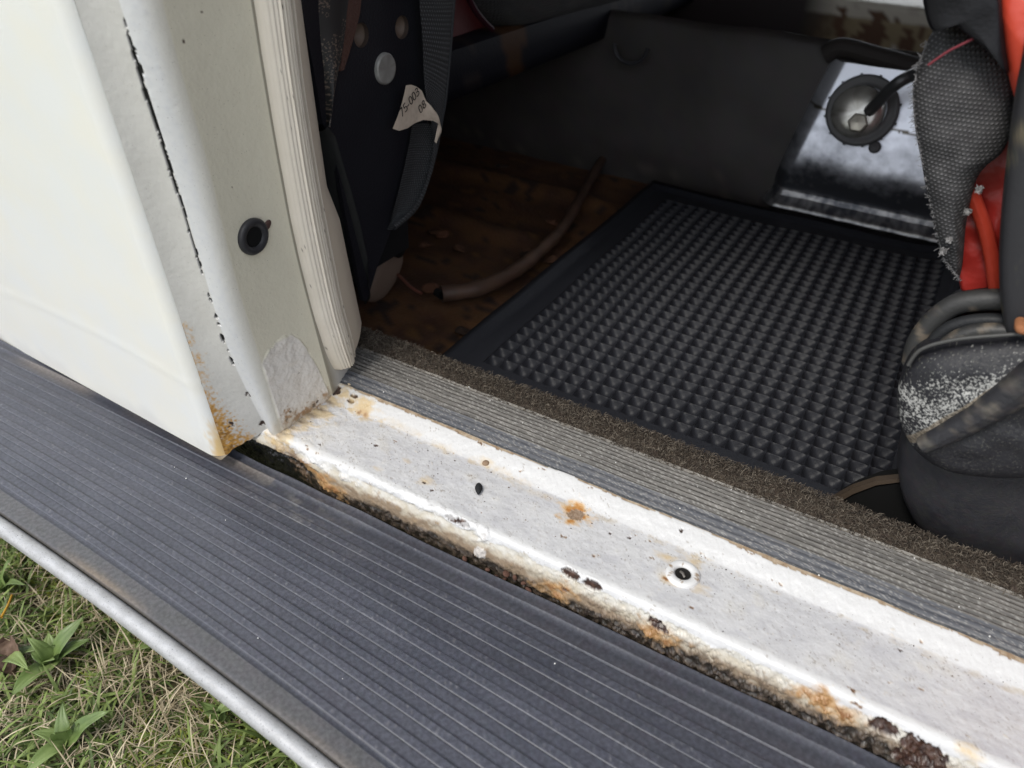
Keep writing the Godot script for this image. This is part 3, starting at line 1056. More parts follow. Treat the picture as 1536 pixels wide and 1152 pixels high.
	for i in nu2:
		for j in nv2:
			var seg: int = sv[j][0]
			var t: float = sv[j][1]
			var y: float = 0.284 + hs[i]
			if seg == 0:
				y = lerpf(0.279, 0.300, t) + hs[i] + 0.002 * fn(t * 5.0, 3.0, 3.0) * (1.0 if i < 3 else 0.0)
			elif seg == 1:
				y = lerpf(0.300, 0.284, t) + hs[i]
			var lean := 0.25 * pow(maxf(0.0, y - 0.8), 2.0)
			var A := Vector3(-0.6132, y, along(za, y) - lean - 0.0098)
			var C := Vector3(-0.582, y, along_s(zc, y) - lean)
			var D := Vector3(-0.565, y, along_s(zd, y) - lean)
			var E := Vector3(-0.560, y, along_s(ze_, y) - lean)
			var D2 := D.lerp(E, 0.16)
			var p: Vector3
			var nr := Vector3(0.7, 0, 0.7)
			var n1 := fractal(y * 22.0, j * 0.035, 1.0)
			var n2 := fractal(y * 120.0, j * 0.18, 2.0)
			var up := 0.0002 * n1
			var c := Color(0.53, 0.52, 0.49)
			if seg == 0:
				p = A.lerp(C, t)
				up -= 0.003 * sin(t * PI) 
				up += 0.00016 * n2
				c = c.lerp(Color(0.57, 0.56, 0.53), clampf(0.5 + n1, 0.0, 1.0))
			elif seg == 1:
				p = C.lerp(D, t).lerp(D.lerp(D2, t), t)
				c = Color(0.66, 0.665, 0.66).lerp(Color(0.60, 0.61, 0.63), clampf(n2 * 1.6, 0.0, 0.8)).lerp(Color(0.70, 0.67, 0.57), clampf(t * 1.6 - 0.6, 0.0, 1.0))
				nr = Vector3(0.3, 0, 0.95)
				up += 0.00012 * n2
			elif seg == 2:
				p = D2.lerp(E, t)
				nr = Vector3.RIGHT
				c = Color(0.745, 0.71, 0.575).lerp(Color(0.715, 0.68, 0.55), clampf(0.5 + n1, 0.0, 1.0))
				up -= 0.002 * sin(t * PI)
				if t > 0.965:
					c = c.lerp(Color(0.16, 0.14, 0.11), 0.75)
			else:
				p = E + Vector3(-0.004 * t, 0, -0.05 * t)
				nr = Vector3.RIGHT
			# sealed seam split open along C
			if seg == 0 or (seg == 1 and t < 0.4):
				var wob := 0.0009 * fn(y * 24.0, 2.0, 5.0) + 0.0010 * fractal(y * 90.0, 2.0, 9.0)
				var dd := absf((p - C).length() * (1.0 if seg == 1 else -1.0) + 0.002 - wob)
				var open_ := 0.0
				if y > 0.53 and y < 0.752:
					open_ = (0.0009 + 0.0006 * clampf((y - 0.58) * 20.0, 0.0, 1.0)) * (1.0 + 0.6 * fractal(y * 60.0, 6.0, 0.0)) * clampf((0.752 - y) * 40.0, 0.3, 1.0)
				elif y > 0.40 and y <= 0.53:
					open_ = 0.0015 * clampf(fractal(y * 60.0, 8.0, 1.0) * 3.0 + 0.1, 0.0, 1.0)
				if dd < open_:
					c = Color(0.012, 0.012, 0.014)
					up -= 0.003
				elif dd < open_ + 0.004 and open_ > 0.0005:
					up += 0.0001 * (1.0 + n2)
			var q := p
			if seg <= 1:
				for m in f1_rust:
					var r: float = (q - m[0]).length() / m[1]
					if r < 1.6:
						var f := fractal(q.x * 230.0, q.y * 170.0, q.z * 230.0)
						var k := clampf((1.1 - r + f * 1.25) * m[2], 0.0, 1.0)
						c = c.lerp(Color(0.50, 0.27, 0.06), clampf(k * 1.6, 0.0, 0.95))
						if k > 0.6:
							c = c.lerp(Color(0.13, 0.055, 0.025), clampf((k - 0.6) * 2.0, 0.0, 0.8))
						up += 0.0005 * k * n2
				for m in f1_chip:
					var r: float = (q - m[0]).length() / m[1] + 0.6 * fn(q.x * 200.0, q.y * 200.0, q.z * 200.0)
					if r < 0.85:
						c = Color(0.045, 0.025, 0.02)
						up -= 0.0009
			if seg == 2:
				var zz := p.z
				var mid: Vector3 = arch[1]
				var side: float = (arch[0].z - mid.z) if zz > mid.z else (arch[2].z - mid.z)
				var drop: float = (mid.y - arch[0].y) if zz > mid.z else (mid.y - arch[2].y)
				var u := (zz - mid.z) / side
				var top := mid.y - drop * u * u + 0.002 * fn(zz * 90.0, 3.0, 0.0)
				if absf(u) < 1.6 and y < top:
					c = c.lerp(Color(0.74, 0.70, 0.64).lerp(Color(0.78, 0.745, 0.69), clampf(0.5 + n1, 0.0, 1.0)), smoothstep(0.0, 0.005, top - y + 0.0015 * n2))
					up += minf(0.0008, (top - y) * 0.4) + 0.0020 * fractal(y * 38.0, zz * 38.0, 7.0)
				for m in f2_rust:
					var r: float = (q - m[0]).length() / m[1]
					if r < 1.6:
						var f := fractal(q.x * 120.0, q.y * 120.0, q.z * 120.0)
						var k := clampf((1.0 - r + f * 1.8) * m[2], 0.0, 1.0)
						c = c.lerp(Color(0.36, 0.2, 0.09), clampf(k * 1.2, 0.0, 0.9))
				for m in f2_chip:
					var r: float = (q - m[0]).length() / m[1] + 0.6 * fn(q.x * 200.0, q.y * 200.0, q.z * 200.0)
					if r < 0.85:
						c = Color(0.08, 0.05, 0.035)
						up -= 0.0006
			if y < 0.325 and seg >= 1:
				c = c.lerp(Color(0.55, 0.46, 0.33), clampf((0.325 - y) * 25.0 + n1 * 0.8 - 0.1, 0.0, 0.65))
			pos[i * nv2 + j] = p + nr * up
			col[i * nv2 + j] = c
	var jamb := put("door_jamb", sheet(nu2, nv2, pos, col, true), mat(Color.WHITE, 0.42, 0.0, true, tex_grain, 0.22, 6.0, tex_speck), car)

	# rubber grommet
	var gp: Vector3 = Vector3(-0.5629, 0.5479, -0.4837)
	var gr := lathe([Vector2(0.0185, -0.003), Vector2(0.0187, 0.0018), Vector2(0.0175, 0.0036), Vector2(0.0150, 0.0044), Vector2(0.0118, 0.0036), Vector2(0.0104, 0.0016), Vector2(0.0098, 0.0008)], 40)
	var g := put("rubber_grommet", gr, mat(Color(0.030, 0.030, 0.033), 0.42), jamb, gp + Vector3(-0.0005, 0, 0))
	g.rotation = Vector3(0, 0, -PI / 2)
	var gb := put("grommet_bore", lathe([Vector2(0.0102, 0.0012), Vector2(0.0, 0.0008)], 32), mat(Color(0.003, 0.003, 0.003), 0.9), jamb, gp)
	gb.rotation = g.rotation
	var flake := puff(PackedVector2Array([Vector2(-0.006, -0.004), Vector2(0.001, -0.005), Vector2(0.006, 0.0), Vector2(0.005, 0.005), Vector2(-0.002, 0.004)]), 0.0, 0.0012, 0.001, 6, 20)
	var fl := put("torn_rim", flake, mat(Color(0.06, 0.03, 0.025), 0.7), jamb, Vector3(-0.5619, 0.5531, -0.5029))
	fl.rotation = Vector3(0, PI / 2, 0)
	g.scale = Vector3.ONE

	# ribbed cream door seal
	var wh := PackedFloat32Array()
	wh.append_array(steps(0.0, 0.012, 0.0015))
	wh.append_array(steps(0.0145, 0.46, 0.0035))
	wh.append_array(steps(0.48, 1.0, 0.03))
	var wn := 84
	var seal := grid(wh.size(), wn, func(i, j):
		var v: float = float(j) / (wn - 1)
		var y: float = 0.332 + 0.006 * v + wh[i]
		var lean: float = 0.25 * pow(maxf(0.0, y - 0.8), 2.0)
		var z0: float = along_s(ze_, y)
		var z1: float = along_s(zf, y)
		var tuck: float = clampf(1.0 - wh[i] / 0.010, 0.0, 1.0)
		var x: float = -0.5615 + 0.0175 * pow(sin(clampf(v * 1.08, 0.0, 1.0) * PI), 0.42)
		if v > 0.92:
			x = maxf(x, -0.551)
		var rib := 0.0
		if v > 0.34 and v < 0.96:
			rib = 0.0019 * sin((v - 0.34) / 0.62 * TAU * 5.5) 
		elif v > 0.05:
			rib = 0.0003 * sin(v * 70.0)
		x += rib
		var m: float = lerpf(z0, z1, v)
		var flare: float = 0.006 * clampf((0.42 - y) / 0.09, 0.0, 1.0)
		m += (0.5 - v) * -0.012 * pow(clampf(1.0 - wh[i] / 0.05, 0.0, 1.0), 2.0)
		return Vector3(x - 0.016 * tuck * tuck, y + 0.003 * tuck, m - lean - flare + 0.0003 * fn(y * 16.0, v * 2.0, 0.0)), func(p):
		var k: float = fractal(p.y * 30.0, p.z * 30.0, p.x * 30.0)
		var c := Color(0.70, 0.645, 0.56).lerp(Color(0.61, 0.555, 0.47), clampf(0.4 + k * 0.45, 0.0, 1.0))
		if fn(p.y * 210.0, p.z * 340.0, 4.0) > 0.86:
			c = Color(0.16, 0.14, 0.12)
		c = c.lerp(Color(0.45, 0.40, 0.31), clampf((0.40 - p.y) * 8.0, 0.0, 0.5))
		return c, false)
	put("door_seal", seal, mat(Color.WHITE, 0.6, 0.0, true, tex_grain, 0.3, 20.0), car)
	var vn := 30
	var trim := grid(wh.size(), vn, func(i, j):
		var v: float = float(j) / (vn - 1)
		var y: float = 0.345 + 0.030 * v + wh[i]
		var lean: float = 0.25 * pow(maxf(0.0, y - 0.8), 2.0)
		var z0: float = along_s(zf, y) + 0.003
		var z1: float = along(zg, y)
		var x: float = -0.554 - 0.016 * v * v - (0.012 * pow((v - 0.9) / 0.1, 2.0) if v > 0.9 else 0.0)
		return Vector3(x, y, lerpf(z0, z1, v) - lean), null, false)
	put("grained_trim", trim, mat(Color(0.53, 0.46, 0.37), 0.6, 0.0, false, tex_leather, 1.2, 22.0), car)


# ---------------------------------------------------------------- cabin floor
func build_floor() -> void:
	var pan := grid(190, 170, func(i, j):
		var x: float = -1.95 + 2.9 * i / 189.0
		var z: float = -0.675 - 1.95 * j / 169.0
		var y: float = 0.255 + 0.004 * fractal(x * 9.0, z * 9.0, 2.0)
		for r in [-1.18, -1.42, -1.66]:
			y += 0.014 * exp(-pow((z - r) / 0.03, 2.0)) * clampf((-0.52 - x) * 10.0, 0.0, 1.0)
		return Vector3(x, y, z), func(p):
		var k: float = fractal(p.x * 7.0, p.z * 9.0, 1.0)
		var f: float = fractal(p.x * 40.0, p.z * 40.0, 5.0)
		var c := Color(0.050, 0.021, 0.011).lerp(Color(0.12, 0.054, 0.018), clampf(0.4 + k * 1.3, 0.0, 1.0))
		if f * 0.5 + k > 0.38:
			c = c.lerp(Color(0.010, 0.008, 0.007), 0.85)
		if f * 0.5 - k > 0.42:
			c = Color(0.12, 0.058, 0.018)
		return c)
	var fl := put("floor_pan", pan, mat(Color.WHITE, 0.8, 0.0, true, tex_pebble, 0.5, 6.0), car)
	# loose scales of rust
	var scales := []
	for k in 4:
		var o := PackedVector2Array()
		for a in 7:
			o.append(Vector2(cos(a * TAU / 7.0), sin(a * TAU / 7.0) * rng.randf_range(0.5, 0.8)) * rng.randf_range(0.012, 0.024))
		scales.append(puff(o, 0.0, 0.003, 0.002, 4, 18, null, 2.4, 0.006))
	var scale_mats := [mat(Color(0.11, 0.045, 0.022), 0.9, 0.0, false, tex_pebble, 1.0, 14.0), mat(Color(0.035, 0.022, 0.016), 0.9, 0.0, false, tex_pebble, 1.0, 14.0), mat(Color(0.075, 0.032, 0.015), 0.9, 0.0, false, tex_pebble, 1.0, 14.0)]
	for k in 18:
		var p := Vector3(rng.randf_range(-0.98, -0.53), 0.262, rng.randf_range(-1.5, -0.74))
		var s := put("rust_scale", scales[k % 4], scale_mats[rng.randi() % 3], fl, p)
		s.rotation = Vector3(-PI / 2 + rng.randf_range(-0.3, 0.3), rng.randf() * TAU, 0)
	# wall of the sill inside the cabin is carpeted; dark well ends
	put("heel_board", box_mesh(Vector3(-1.3, 0.2, -2.4), Vector3(-1.25, 0.52, -0.66)), mat(Color(0.02, 0.016, 0.013), 0.9), fl)


# ---------------------------------------------------------------- tunnel with the lever plate
func build_tunnel() -> void:
	var cover := mat(Color.WHITE, 0.6, 0.0, true, tex_leather, 0.35, 16.0)
	var side := grid(120, 26, func(i, j):
		var x: float = -1.3 + 2.3 * i / 119.0
		var v: float = j / 25.0
		var y: float
		var z: float
		if v < 0.75:
			var t: float = v / 0.75
			y = 0.25 + 0.335 * t
			z = -1.592 - 0.05 * t * t
		else:
			var t2: float = (v - 0.75) / 0.25
			y = 0.585 + 0.006 * sin(t2 * PI) - 0.20 * t2 * t2
			z = -1.642 - 0.16 * t2
		return Vector3(x, y + 0.003 * fn(x * 6.0, v * 3.0), z + 0.004 * fn(x * 5.0, v * 4.0, 3.0)), func(p):
		var k: float = fractal(p.x * 8.0, p.y * 8.0, 3.0)
		var c := Color(0.027, 0.0235, 0.022).lerp(Color(0.040, 0.034, 0.032), clampf(0.5 + k, 0.0, 1.0))
		if p.y < 0.31 and fractal(p.x * 22.0, p.y * 40.0, 1.0) > 0.26:
			c = c.lerp(Color(0.08, 0.066, 0.055), 0.5)
		return c)
	var tn := put("tunnel", side, cover, car)
	# padded fold along the top, right of the seam
	var fold := tube(smooth_line(PackedVector3Array([Vector3(-0.2486, 0.5611, -1.63), Vector3(-0.2236, 0.5763, -1.63), Vector3(-0.1651, 0.5704, -1.63), Vector3(-0.1054, 0.5629, -1.63), Vector3(-0.03534, 0.5528, -1.63)]), 8), 0.018, 14)
	put("tunnel_fold", fold, mat(Color(0.030, 0.026, 0.024), 0.7, 0.0, false, tex_leather, 0.4, 8.0), tn)
	# worn metal plate the lever stands in; sky reflection painted into its upper half
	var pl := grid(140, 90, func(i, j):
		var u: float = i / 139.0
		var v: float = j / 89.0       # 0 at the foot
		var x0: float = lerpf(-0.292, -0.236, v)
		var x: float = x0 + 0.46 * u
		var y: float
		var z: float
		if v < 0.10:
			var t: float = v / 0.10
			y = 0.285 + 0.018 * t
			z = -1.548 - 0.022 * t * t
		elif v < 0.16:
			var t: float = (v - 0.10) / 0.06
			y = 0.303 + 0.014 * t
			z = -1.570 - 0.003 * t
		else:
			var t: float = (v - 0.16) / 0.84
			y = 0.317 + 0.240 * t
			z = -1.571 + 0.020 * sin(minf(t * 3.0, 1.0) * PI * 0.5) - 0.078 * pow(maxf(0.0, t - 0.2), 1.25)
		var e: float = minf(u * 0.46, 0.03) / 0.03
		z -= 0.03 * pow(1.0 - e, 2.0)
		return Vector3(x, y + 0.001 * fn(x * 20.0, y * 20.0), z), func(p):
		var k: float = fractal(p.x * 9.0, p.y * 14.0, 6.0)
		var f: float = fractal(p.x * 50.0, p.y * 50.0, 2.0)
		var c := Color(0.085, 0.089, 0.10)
		var b: float = clampf((p.y - 0.365 + 0.10 * (p.x + 0.2)) * 6.5 + 0.15 + k * 0.6 + f * 0.25, 0.0, 1.0)  # height gradient: bright like reflected sky above, dark below
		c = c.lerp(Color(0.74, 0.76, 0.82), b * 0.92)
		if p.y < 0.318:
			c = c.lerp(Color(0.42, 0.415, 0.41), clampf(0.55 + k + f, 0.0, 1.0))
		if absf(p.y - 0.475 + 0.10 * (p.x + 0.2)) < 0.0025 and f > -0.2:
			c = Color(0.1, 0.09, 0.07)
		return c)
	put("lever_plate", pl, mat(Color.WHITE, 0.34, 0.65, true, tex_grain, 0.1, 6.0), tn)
	var bp: Vector3 = Vector3(-0.1516, 0.4879, -1.572)
	var tilt := Vector3(0.0, 0.0, 0.0)
	tilt.x = deg_to_rad(71)
	var rub := lathe([Vector2(0.062, -0.012), Vector2(0.0625, 0.004), Vector2(0.060, 0.008), Vector2(0.056, 0.009), Vector2(0.050, 0.006), Vector2(0.046, 0.006), Vector2(0.042, 0.010)], 48)
	put("lever_gasket", rub, mat(Color(0.09, 0.09, 0.092), 0.55), tn, bp).rotation = tilt
	var tooth := box_mesh(Vector3(-0.0025, -0.002, -0.002), Vector3(0.0025, 0.003, 0.002))
	var tooth_mat := mat(Color(0.03, 0.03, 0.032), 0.6)
	for k in 12:
		var a := TAU * k / 12.0 + 0.2
		var to := put("gasket_tooth", tooth, tooth_mat, tn)
		to.transform = Transform3D(Basis.from_euler(tilt), bp) * Transform3D(Basis(Vector3.UP, -a), Vector3(cos(a) * 0.0625, 0, sin(a) * 0.0625))
	var dome := lathe([Vector2(0.046, 0.008), Vector2(0.045, 0.013), Vector2(0.040, 0.018), Vector2(0.029, 0.022), Vector2(0.014, 0.024), Vector2(0.0, 0.0245)], 40, func(p):
		var k: float = fractal(p.x * 60.0, p.z * 60.0, 2.0)
		return Color(0.55, 0.54, 0.50).lerp(Color(0.22, 0.21, 0.18), clampf(0.2 + k * 1.4, 0.0, 1.0)))
	put("lever_dome", dome, mat(Color.WHITE, 0.25, 0.7, true), tn, bp + Vector3(-0.006, -0.004, 0.0)).rotation = tilt
	var nut := lathe([Vector2(0.018, 0.0), Vector2(0.018, 0.008), Vector2(0.014, 0.011), Vector2(0.0, 0.012)], 6)
	put("lever_nut", nut, mat(Color(0.50, 0.47, 0.40), 0.3, 0.6), tn, bp + Vector3(0.002, -0.016, 0.026)).rotation = tilt
	var rod := tube(smooth_line(PackedVector3Array([bp + Vector3(0.014, 0.006, 0.018), Vector3(-0.1056, 0.5547, -1.5), Vector3(-0.07827, 0.5783, -1.5), Vector3(-0.0232, 0.6326, -1.4)]), 5), 0.0105, 12)
	put("lever_rod", rod, mat(Color(0.05, 0.05, 0.052), 0.35), tn)
	var scr := lathe([Vector2(0.011, -0.002), Vector2(0.011, 0.003), Vector2(0.008, 0.005), Vector2(0.0, 0.005)], 12)
	put("plate_screw", scr, mat(Color(0.05, 0.048, 0.05), 0.5, 0.3), tn, Vector3(-0.1108, 0.4319, -1.558)).rotation = Vector3(deg_to_rad(70), 0, 0)
	var loop := PackedVector3Array()
	for k in 21:
		var a := PI + PI * k / 20.0
		loop.append(Vector3(-0.62 + 0.036 * cos(a), 0.535 + 0.034 * sin(a), -1.58))
	put("wire_loop", tube(loop, 0.004, 8), mat(Color(0.04, 0.04, 0.045), 0.4), tn)


# ---------------------------------------------------------------- seat at the left with its steel plate, belt and label
func build_rear_seat() -> void:
	var seat := thing("rear_seat", "dark seat with red vinyl, black steel rail and drilled side plate", "car seat", Vector3(-0.75, 0.26, -1.3))
	var black := mat(Color(0.013, 0.013, 0.017), 0.45, 0.0, false, tex_grain, 0.35, 9.0)
	# side plate with drilled holes
	var pts: Array = [Vector2(0.6444, 0.7463), Vector2(0.6545, 0.6673), Vector2(0.6592, 0.6044), Vector2(0.6712, 0.5869), Vector2(0.6832, 0.4791), Vector2(0.7004, 0.3542), Vector2(0.7087, 0.3524), Vector2(0.7351, 0.3921), Vector2(0.7787, 0.4426), Vector2(0.8594, 0.5331), Vector2(0.8736, 0.6264), Vector2(0.887, 0.7198)]
	var outline := PackedVector2Array(pts)
	var plate := CSGPolygon3D.new()
	plate.name = "side_plate"
	plate.polygon = outline
	plate.depth = 0.006
	plate.material = black
	seat.add_child(plate, true)
	plate.rotation = Vector3(0, PI / 2, 0)
	plate.position = Vector3(-0.62, 0, 0) - seat.position
	var holes: Array = [Vector2(0.7382, 0.6858), Vector2(0.8155, 0.6829)]
	for h in holes:
		var cut := CSGCylinder3D.new()
		cut.name = "drilled_hole"
		cut.radius = 0.0135
		cut.height = 0.05
		cut.sides = 24
		cut.operation = CSGShape3D.OPERATION_SUBTRACTION
		cut.rotation = Vector3(PI / 2, 0, 0)
		cut.position = Vector3(h.x, h.y, 0)
		cut.material = mat(Color(0.05, 0.035, 0.028), 0.6)
		plate.add_child(cut, true)
		var cup := lathe([Vector2(0.0137, 0.0), Vector2(0.0137, -0.012), Vector2(0.0, -0.013)], 24)
		var cu := put("hole_bush", cup, mat(Color(0.11, 0.075, 0.055), 0.6), seat, Vector3(-0.6205, h.y, -h.x))
		cu.rotation = Vector3(0, 0, -PI / 2)
	var bolt := lathe([Vector2(0.0185, -0.002), Vector2(0.0185, 0.002), Vector2(0.0165, 0.0045), Vector2(0.0155, 0.0035), Vector2(0.0, 0.0040)], 32, func(p):
		var k: float = fractal(p.x * 90.0, p.z * 90.0, 1.0)
		return Color(0.36, 0.36, 0.345).lerp(Color(0.24, 0.235, 0.22), clampf(0.4 + k, 0.0, 1.0)))
	var bo := put("bolt_head", bolt, mat(Color.WHITE, 0.5, 0.3, true), seat, Vector3(-0.619, 0.6425, -0.7758))
	bo.rotation = Vector3(0, 0, -PI / 2)
	# folded flange along the outer edge of the plate
	var fe: Array = [Vector3(-0.614, 0.6024, -0.6599), Vector3(-0.614, 0.5887, -0.6715), Vector3(-0.614, 0.5495, -0.6812), Vector3(-0.614, 0.5129, -0.6909), Vector3(-0.614, 0.4697, -0.7007), Vector3(-0.614, 0.4194, -0.7094), Vector3(-0.614, 0.3757, -0.7069)]
	var ff: Array = [Vector3(-0.64, 0.5912, -0.6548), Vector3(-0.64, 0.5778, -0.6614), Vector3(-0.64, 0.5381, -0.6735), Vector3(-0.64, 0.502, -0.6799), Vector3(-0.64, 0.4434, -0.6914), Vector3(-0.64, 0.3783, -0.7067), Vector3(-0.64, 0.3312, -0.7266)]
	var flange := grid(7 * 4 - 3, 8, func(i, j):
		var k: float = i / 24.0 * 6.0
		var a: int = mini(int(k), 5)
		var e: Vector3 = fe[a].lerp(fe[a + 1], k - a)
		var f: Vector3 = ff[a].lerp(ff[a + 1], k - a)
		var v: float = j / 7.0
		return f.lerp(e, v) + Vector3(0.006 * sin(v * PI), 0, 0), null, true)
	put("plate_flange", flange, mat(Color(0.020, 0.021, 0.021), 0.6, 0.0, false, tex_grain, 0.3, 9.0), seat)
	# second, worn flange higher up
	var wa: Array = [Vector3(-0.612, 0.7347, -0.7278), Vector3(-0.612, 0.7064, -0.7137), Vector3(-0.612, 0.6781, -0.6973), Vector3(-0.612, 0.6559, -0.6839), Vector3(-0.612, 0.6295, -0.672), Vector3(-0.612, 0.6027, -0.6599)]
	var wb: Array = [Vector3(-0.622, 0.7403, -0.6693), Vector3(-0.622, 0.7117, -0.6675), Vector3(-0.622, 0.6817, -0.6677), Vector3(-0.622, 0.6572, -0.6691), Vector3(-0.622, 0.6288, -0.6677), Vector3(-0.622, 0.5996, -0.6652)]
	var worn := grid(161, 61, func(i, j):
		var k: float = i / 160.0 * 5.0
		var a: int = mini(int(k), 4)
		var v: float = j / 60.0
		return wb[a].lerp(wb[a + 1], k - a).lerp(wa[a].lerp(wa[a + 1], k - a), v) + Vector3(0.005 * sin(v * PI), 0, 0), func(p):
		var c := Color(0.016, 0.016, 0.019)
		var k: float = fractal(p.y * 300.0, p.z * 300.0, 1.0)
		return c.lerp(Color(0.20, 0.15, 0.11), 0.7) if k > 0.18 and fn(p.y * 9.0, p.z * 40.0, 2.0) > -0.5 else c, true)
	put("worn_flange", worn, mat(Color.WHITE, 0.5, 0.0, true), seat)
	var rust: Array = [Vector3(-0.611, 0.7335, -0.7107), Vector3(-0.611, 0.7308, -0.734), Vector3(-0.611, 0.7114, -0.7281), Vector3(-0.611, 0.6923, -0.7175), Vector3(-0.611, 0.6735, -0.7046), Vector3(-0.611, 0.6578, -0.6932), Vector3(-0.611, 0.6575, -0.6875), Vector3(-0.611, 0.6754, -0.6935), Vector3(-0.611, 0.7014, -0.7028)]
	put("red_brown_edge", slab(PackedVector3Array(rust), Vector3(-0.003, 0, 0)), mat(Color(0.065, 0.028, 0.020), 0.8, 0.0, false, tex_pebble, 0.8, 12.0), seat)
	put("plate_backing", box_mesh(Vector3(-0.70, 0.36, -0.86), Vector3(-0.66, 1.1, -0.63)), mat(Color(0.008, 0.008, 0.009), 0.8), seat)
	# front rail
	var rail := grid(90, 18, func(i, j):
		var z: float = -0.80 - 1.5 * i / 89.0
		var a: float = TAU * j / 17.0 + PI / 4.0
		var cx: float = cos(a)
		var cy: float = sin(a)
		var q: float = pow(pow(absf(cx), 6.0) + pow(absf(cy), 6.0), -1.0 / 6.0)
		return Vector3(-0.735 + 0.035 * cx * q, 0.566 + 0.043 * cy * q, z), func(p):
		var c := Color(0.007, 0.007, 0.010)
		var k: float = fractal(p.z * 9.0, p.y * 12.0, 4.0)
		if absf(p.z + 1.24) < 0.035 + 0.05 * k:
			c = c.lerp(Color(0.055, 0.026, 0.012), 0.8)
		elif k > 0.25:
			c = c.lerp(Color(0.03, 0.025, 0.02), 0.6)
		return c, false)
	var rail_mat := mat(Color.WHITE, 0.6, 0.0, true, tex_grain, 0.4, 8.0)
	rail_mat.metallic_specular = 0.25
	put("front_rail", rail, rail_mat, seat)
	# cushion: red vinyl end and dark woven front
	var red := grid(24, 24, func(i, j):
		var z: float = -0.70 - 0.55 * i / 23.0
		var y: float = 0.60 + 0.16 * j / 23.0
		return Vector3(-0.745 - 0.02 * pow(j / 23.0, 2.0) + 0.003 * fn(z * 12.0, y * 12.0), y, z), null, true)
	put("red_vinyl", red, mat(Color(0.075, 0.005, 0.006), 0.55, 0.0, false, tex_leather, 0.4, 8.0), seat)
	var pad: Array = [Vector2(1.151, 0.6906), Vector2(1.181, 0.6465), Vector2(1.208, 0.6185), Vector2(1.247, 0.6022), Vector2(1.332, 0.5961), Vector2(1.558, 0.5904), Vector2(2.068, 0.5716), Vector2(2.037, 0.6425), Vector2(1.151, 0.7276)]
	var pm := puff(PackedVector2Array(pad), 0.0, 0.045, 0.08, 20, 80, func(p):
		var k: float = fractal(p.x * 30.0, p.y * 30.0, 2.0)
		return Color(0.022, 0.0215, 0.022).lerp(Color(0.042, 0.040, 0.038), clampf(0.5 + k, 0.0, 1.0)))
	var cm := mat(Color.WHITE, 0.95, 0.0, true)
	cm.normal_enabled = true
	cm.normal_texture = tex_cloth
	cm.uv1_scale = Vector3(3.0, 3.0, 3.0)
	var pd := put("woven_cushion", pm, cm, seat, Vector3(-0.735, 0, 0))
	pd.rotation = Vector3(0, PI / 2, 0)
	var wl: Array = [Vector3(-0.7, 0.6808, -1.085), Vector3(-0.7, 0.6557, -1.108), Vector3(-0.7, 0.6345, -1.136), Vector3(-0.7, 0.6189, -1.162)]
	put("magenta_piping", tube(smooth_line(PackedVector3Array(wl), 5), 0.005, 8), mat(Color(0.03, 0.004, 0.010), 0.7), seat)
	put("cushion_core", box_mesh(Vector3(-1.24, 0.62, -2.4), Vector3(-0.79, 0.80, -0.68)), mat(Color(0.012, 0.011, 0.012), 0.9), seat)
	put("seat_pan", box_mesh(Vector3(-1.24, 0.53, -2.4), Vector3(-0.765, 0.60, -0.70)), mat(Color(0.010, 0.009, 0.009), 0.9), seat)

	# belt hanging in front of the plate
	var belt := thing("seat_belt", "grey woven belt strap hanging beside the black drilled plate", "seat belt", Vector3(-0.6, 0.7237, -0.8698))
	var la: Array = [Vector3(-0.6, 0.7427, -0.8249), Vector3(-0.6, 0.7141, -0.8258), Vector3(-0.6, 0.6688, -0.8299), Vector3(-0.6, 0.6237, -0.8301), Vector3(-0.6, 0.5956, -0.8345), Vector3(-0.6, 0.5634, -0.8434), Vector3(-0.6, 0.5357, -0.8467), Vector3(-0.6, 0.4965, -0.8322), Vector3(-0.6, 0.4635, -0.799), Vector3(-0.6, 0.4522, -0.7503)]
	var lb: Array = [Vector3(-0.605, 0.7334, -0.9148), Vector3(-0.605, 0.7036, -0.9081), Vector3(-0.605, 0.653, -0.8992), Vector3(-0.605, 0.5894, -0.8863), Vector3(-0.605, 0.5608, -0.8757), Vector3(-0.605, 0.5359, -0.8667), Vector3(-0.605, 0.516, -0.8578), Vector3(-0.605, 0.4872, -0.8404), Vector3(-0.605, 0.4547, -0.81), Vector3(-0.605, 0.443, -0.7589)]
	var bn := 64
	var bf := func(i, j):
		var k: float = i / float(bn - 1) * 9.0
		var a: int = mini(int(k), 8)
		var t: float = k - a
		var pa: Vector3 = la[a].cubic_interpolate(la[a + 1], la[maxi(a - 1, 0)], la[mini(a + 2, 9)], t)
		var pb: Vector3 = lb[a].cubic_interpolate(lb[a + 1], lb[maxi(a - 1, 0)], lb[mini(a + 2, 9)], t)
		var v: float = j / 13.0
		return pa.lerp(pb, v) + Vector3(0.004 * sin(v * PI), 0, 0)
	var bm := mat(Color(0.062, 0.066, 0.072), 0.85)
	bm.normal_enabled = true
	bm.normal_texture = tex_cloth
	bm.normal_scale = 1.4
	bm.albedo_texture = cloth_shade
	bm.albedo_color = Color(0.40, 0.41, 0.425)
	var uvf := func(i, j): return Vector2(j / 13.0 * 1.9, i / 63.0 * 11.0)
	put("strap_front", grid(bn, 14, bf, null, true, uvf), bm, belt)
	var edge := PackedVector3Array()
	for p in lb:
		edge.append(p)
	put("strap_edge", tube(smooth_line(edge, 6), 0.0022, 6), mat(Color(0.035, 0.037, 0.04), 0.9), belt)
	var ra: Array = [Vector3(-0.612, 0.5669, -0.8168), Vector3(-0.612, 0.5435, -0.8092), Vector3(-0.612, 0.5144, -0.7951), Vector3(-0.612, 0.4844, -0.7793), Vector3(-0.612, 0.4573, -0.7622), Vector3(-0.612, 0.4403, -0.7561)]
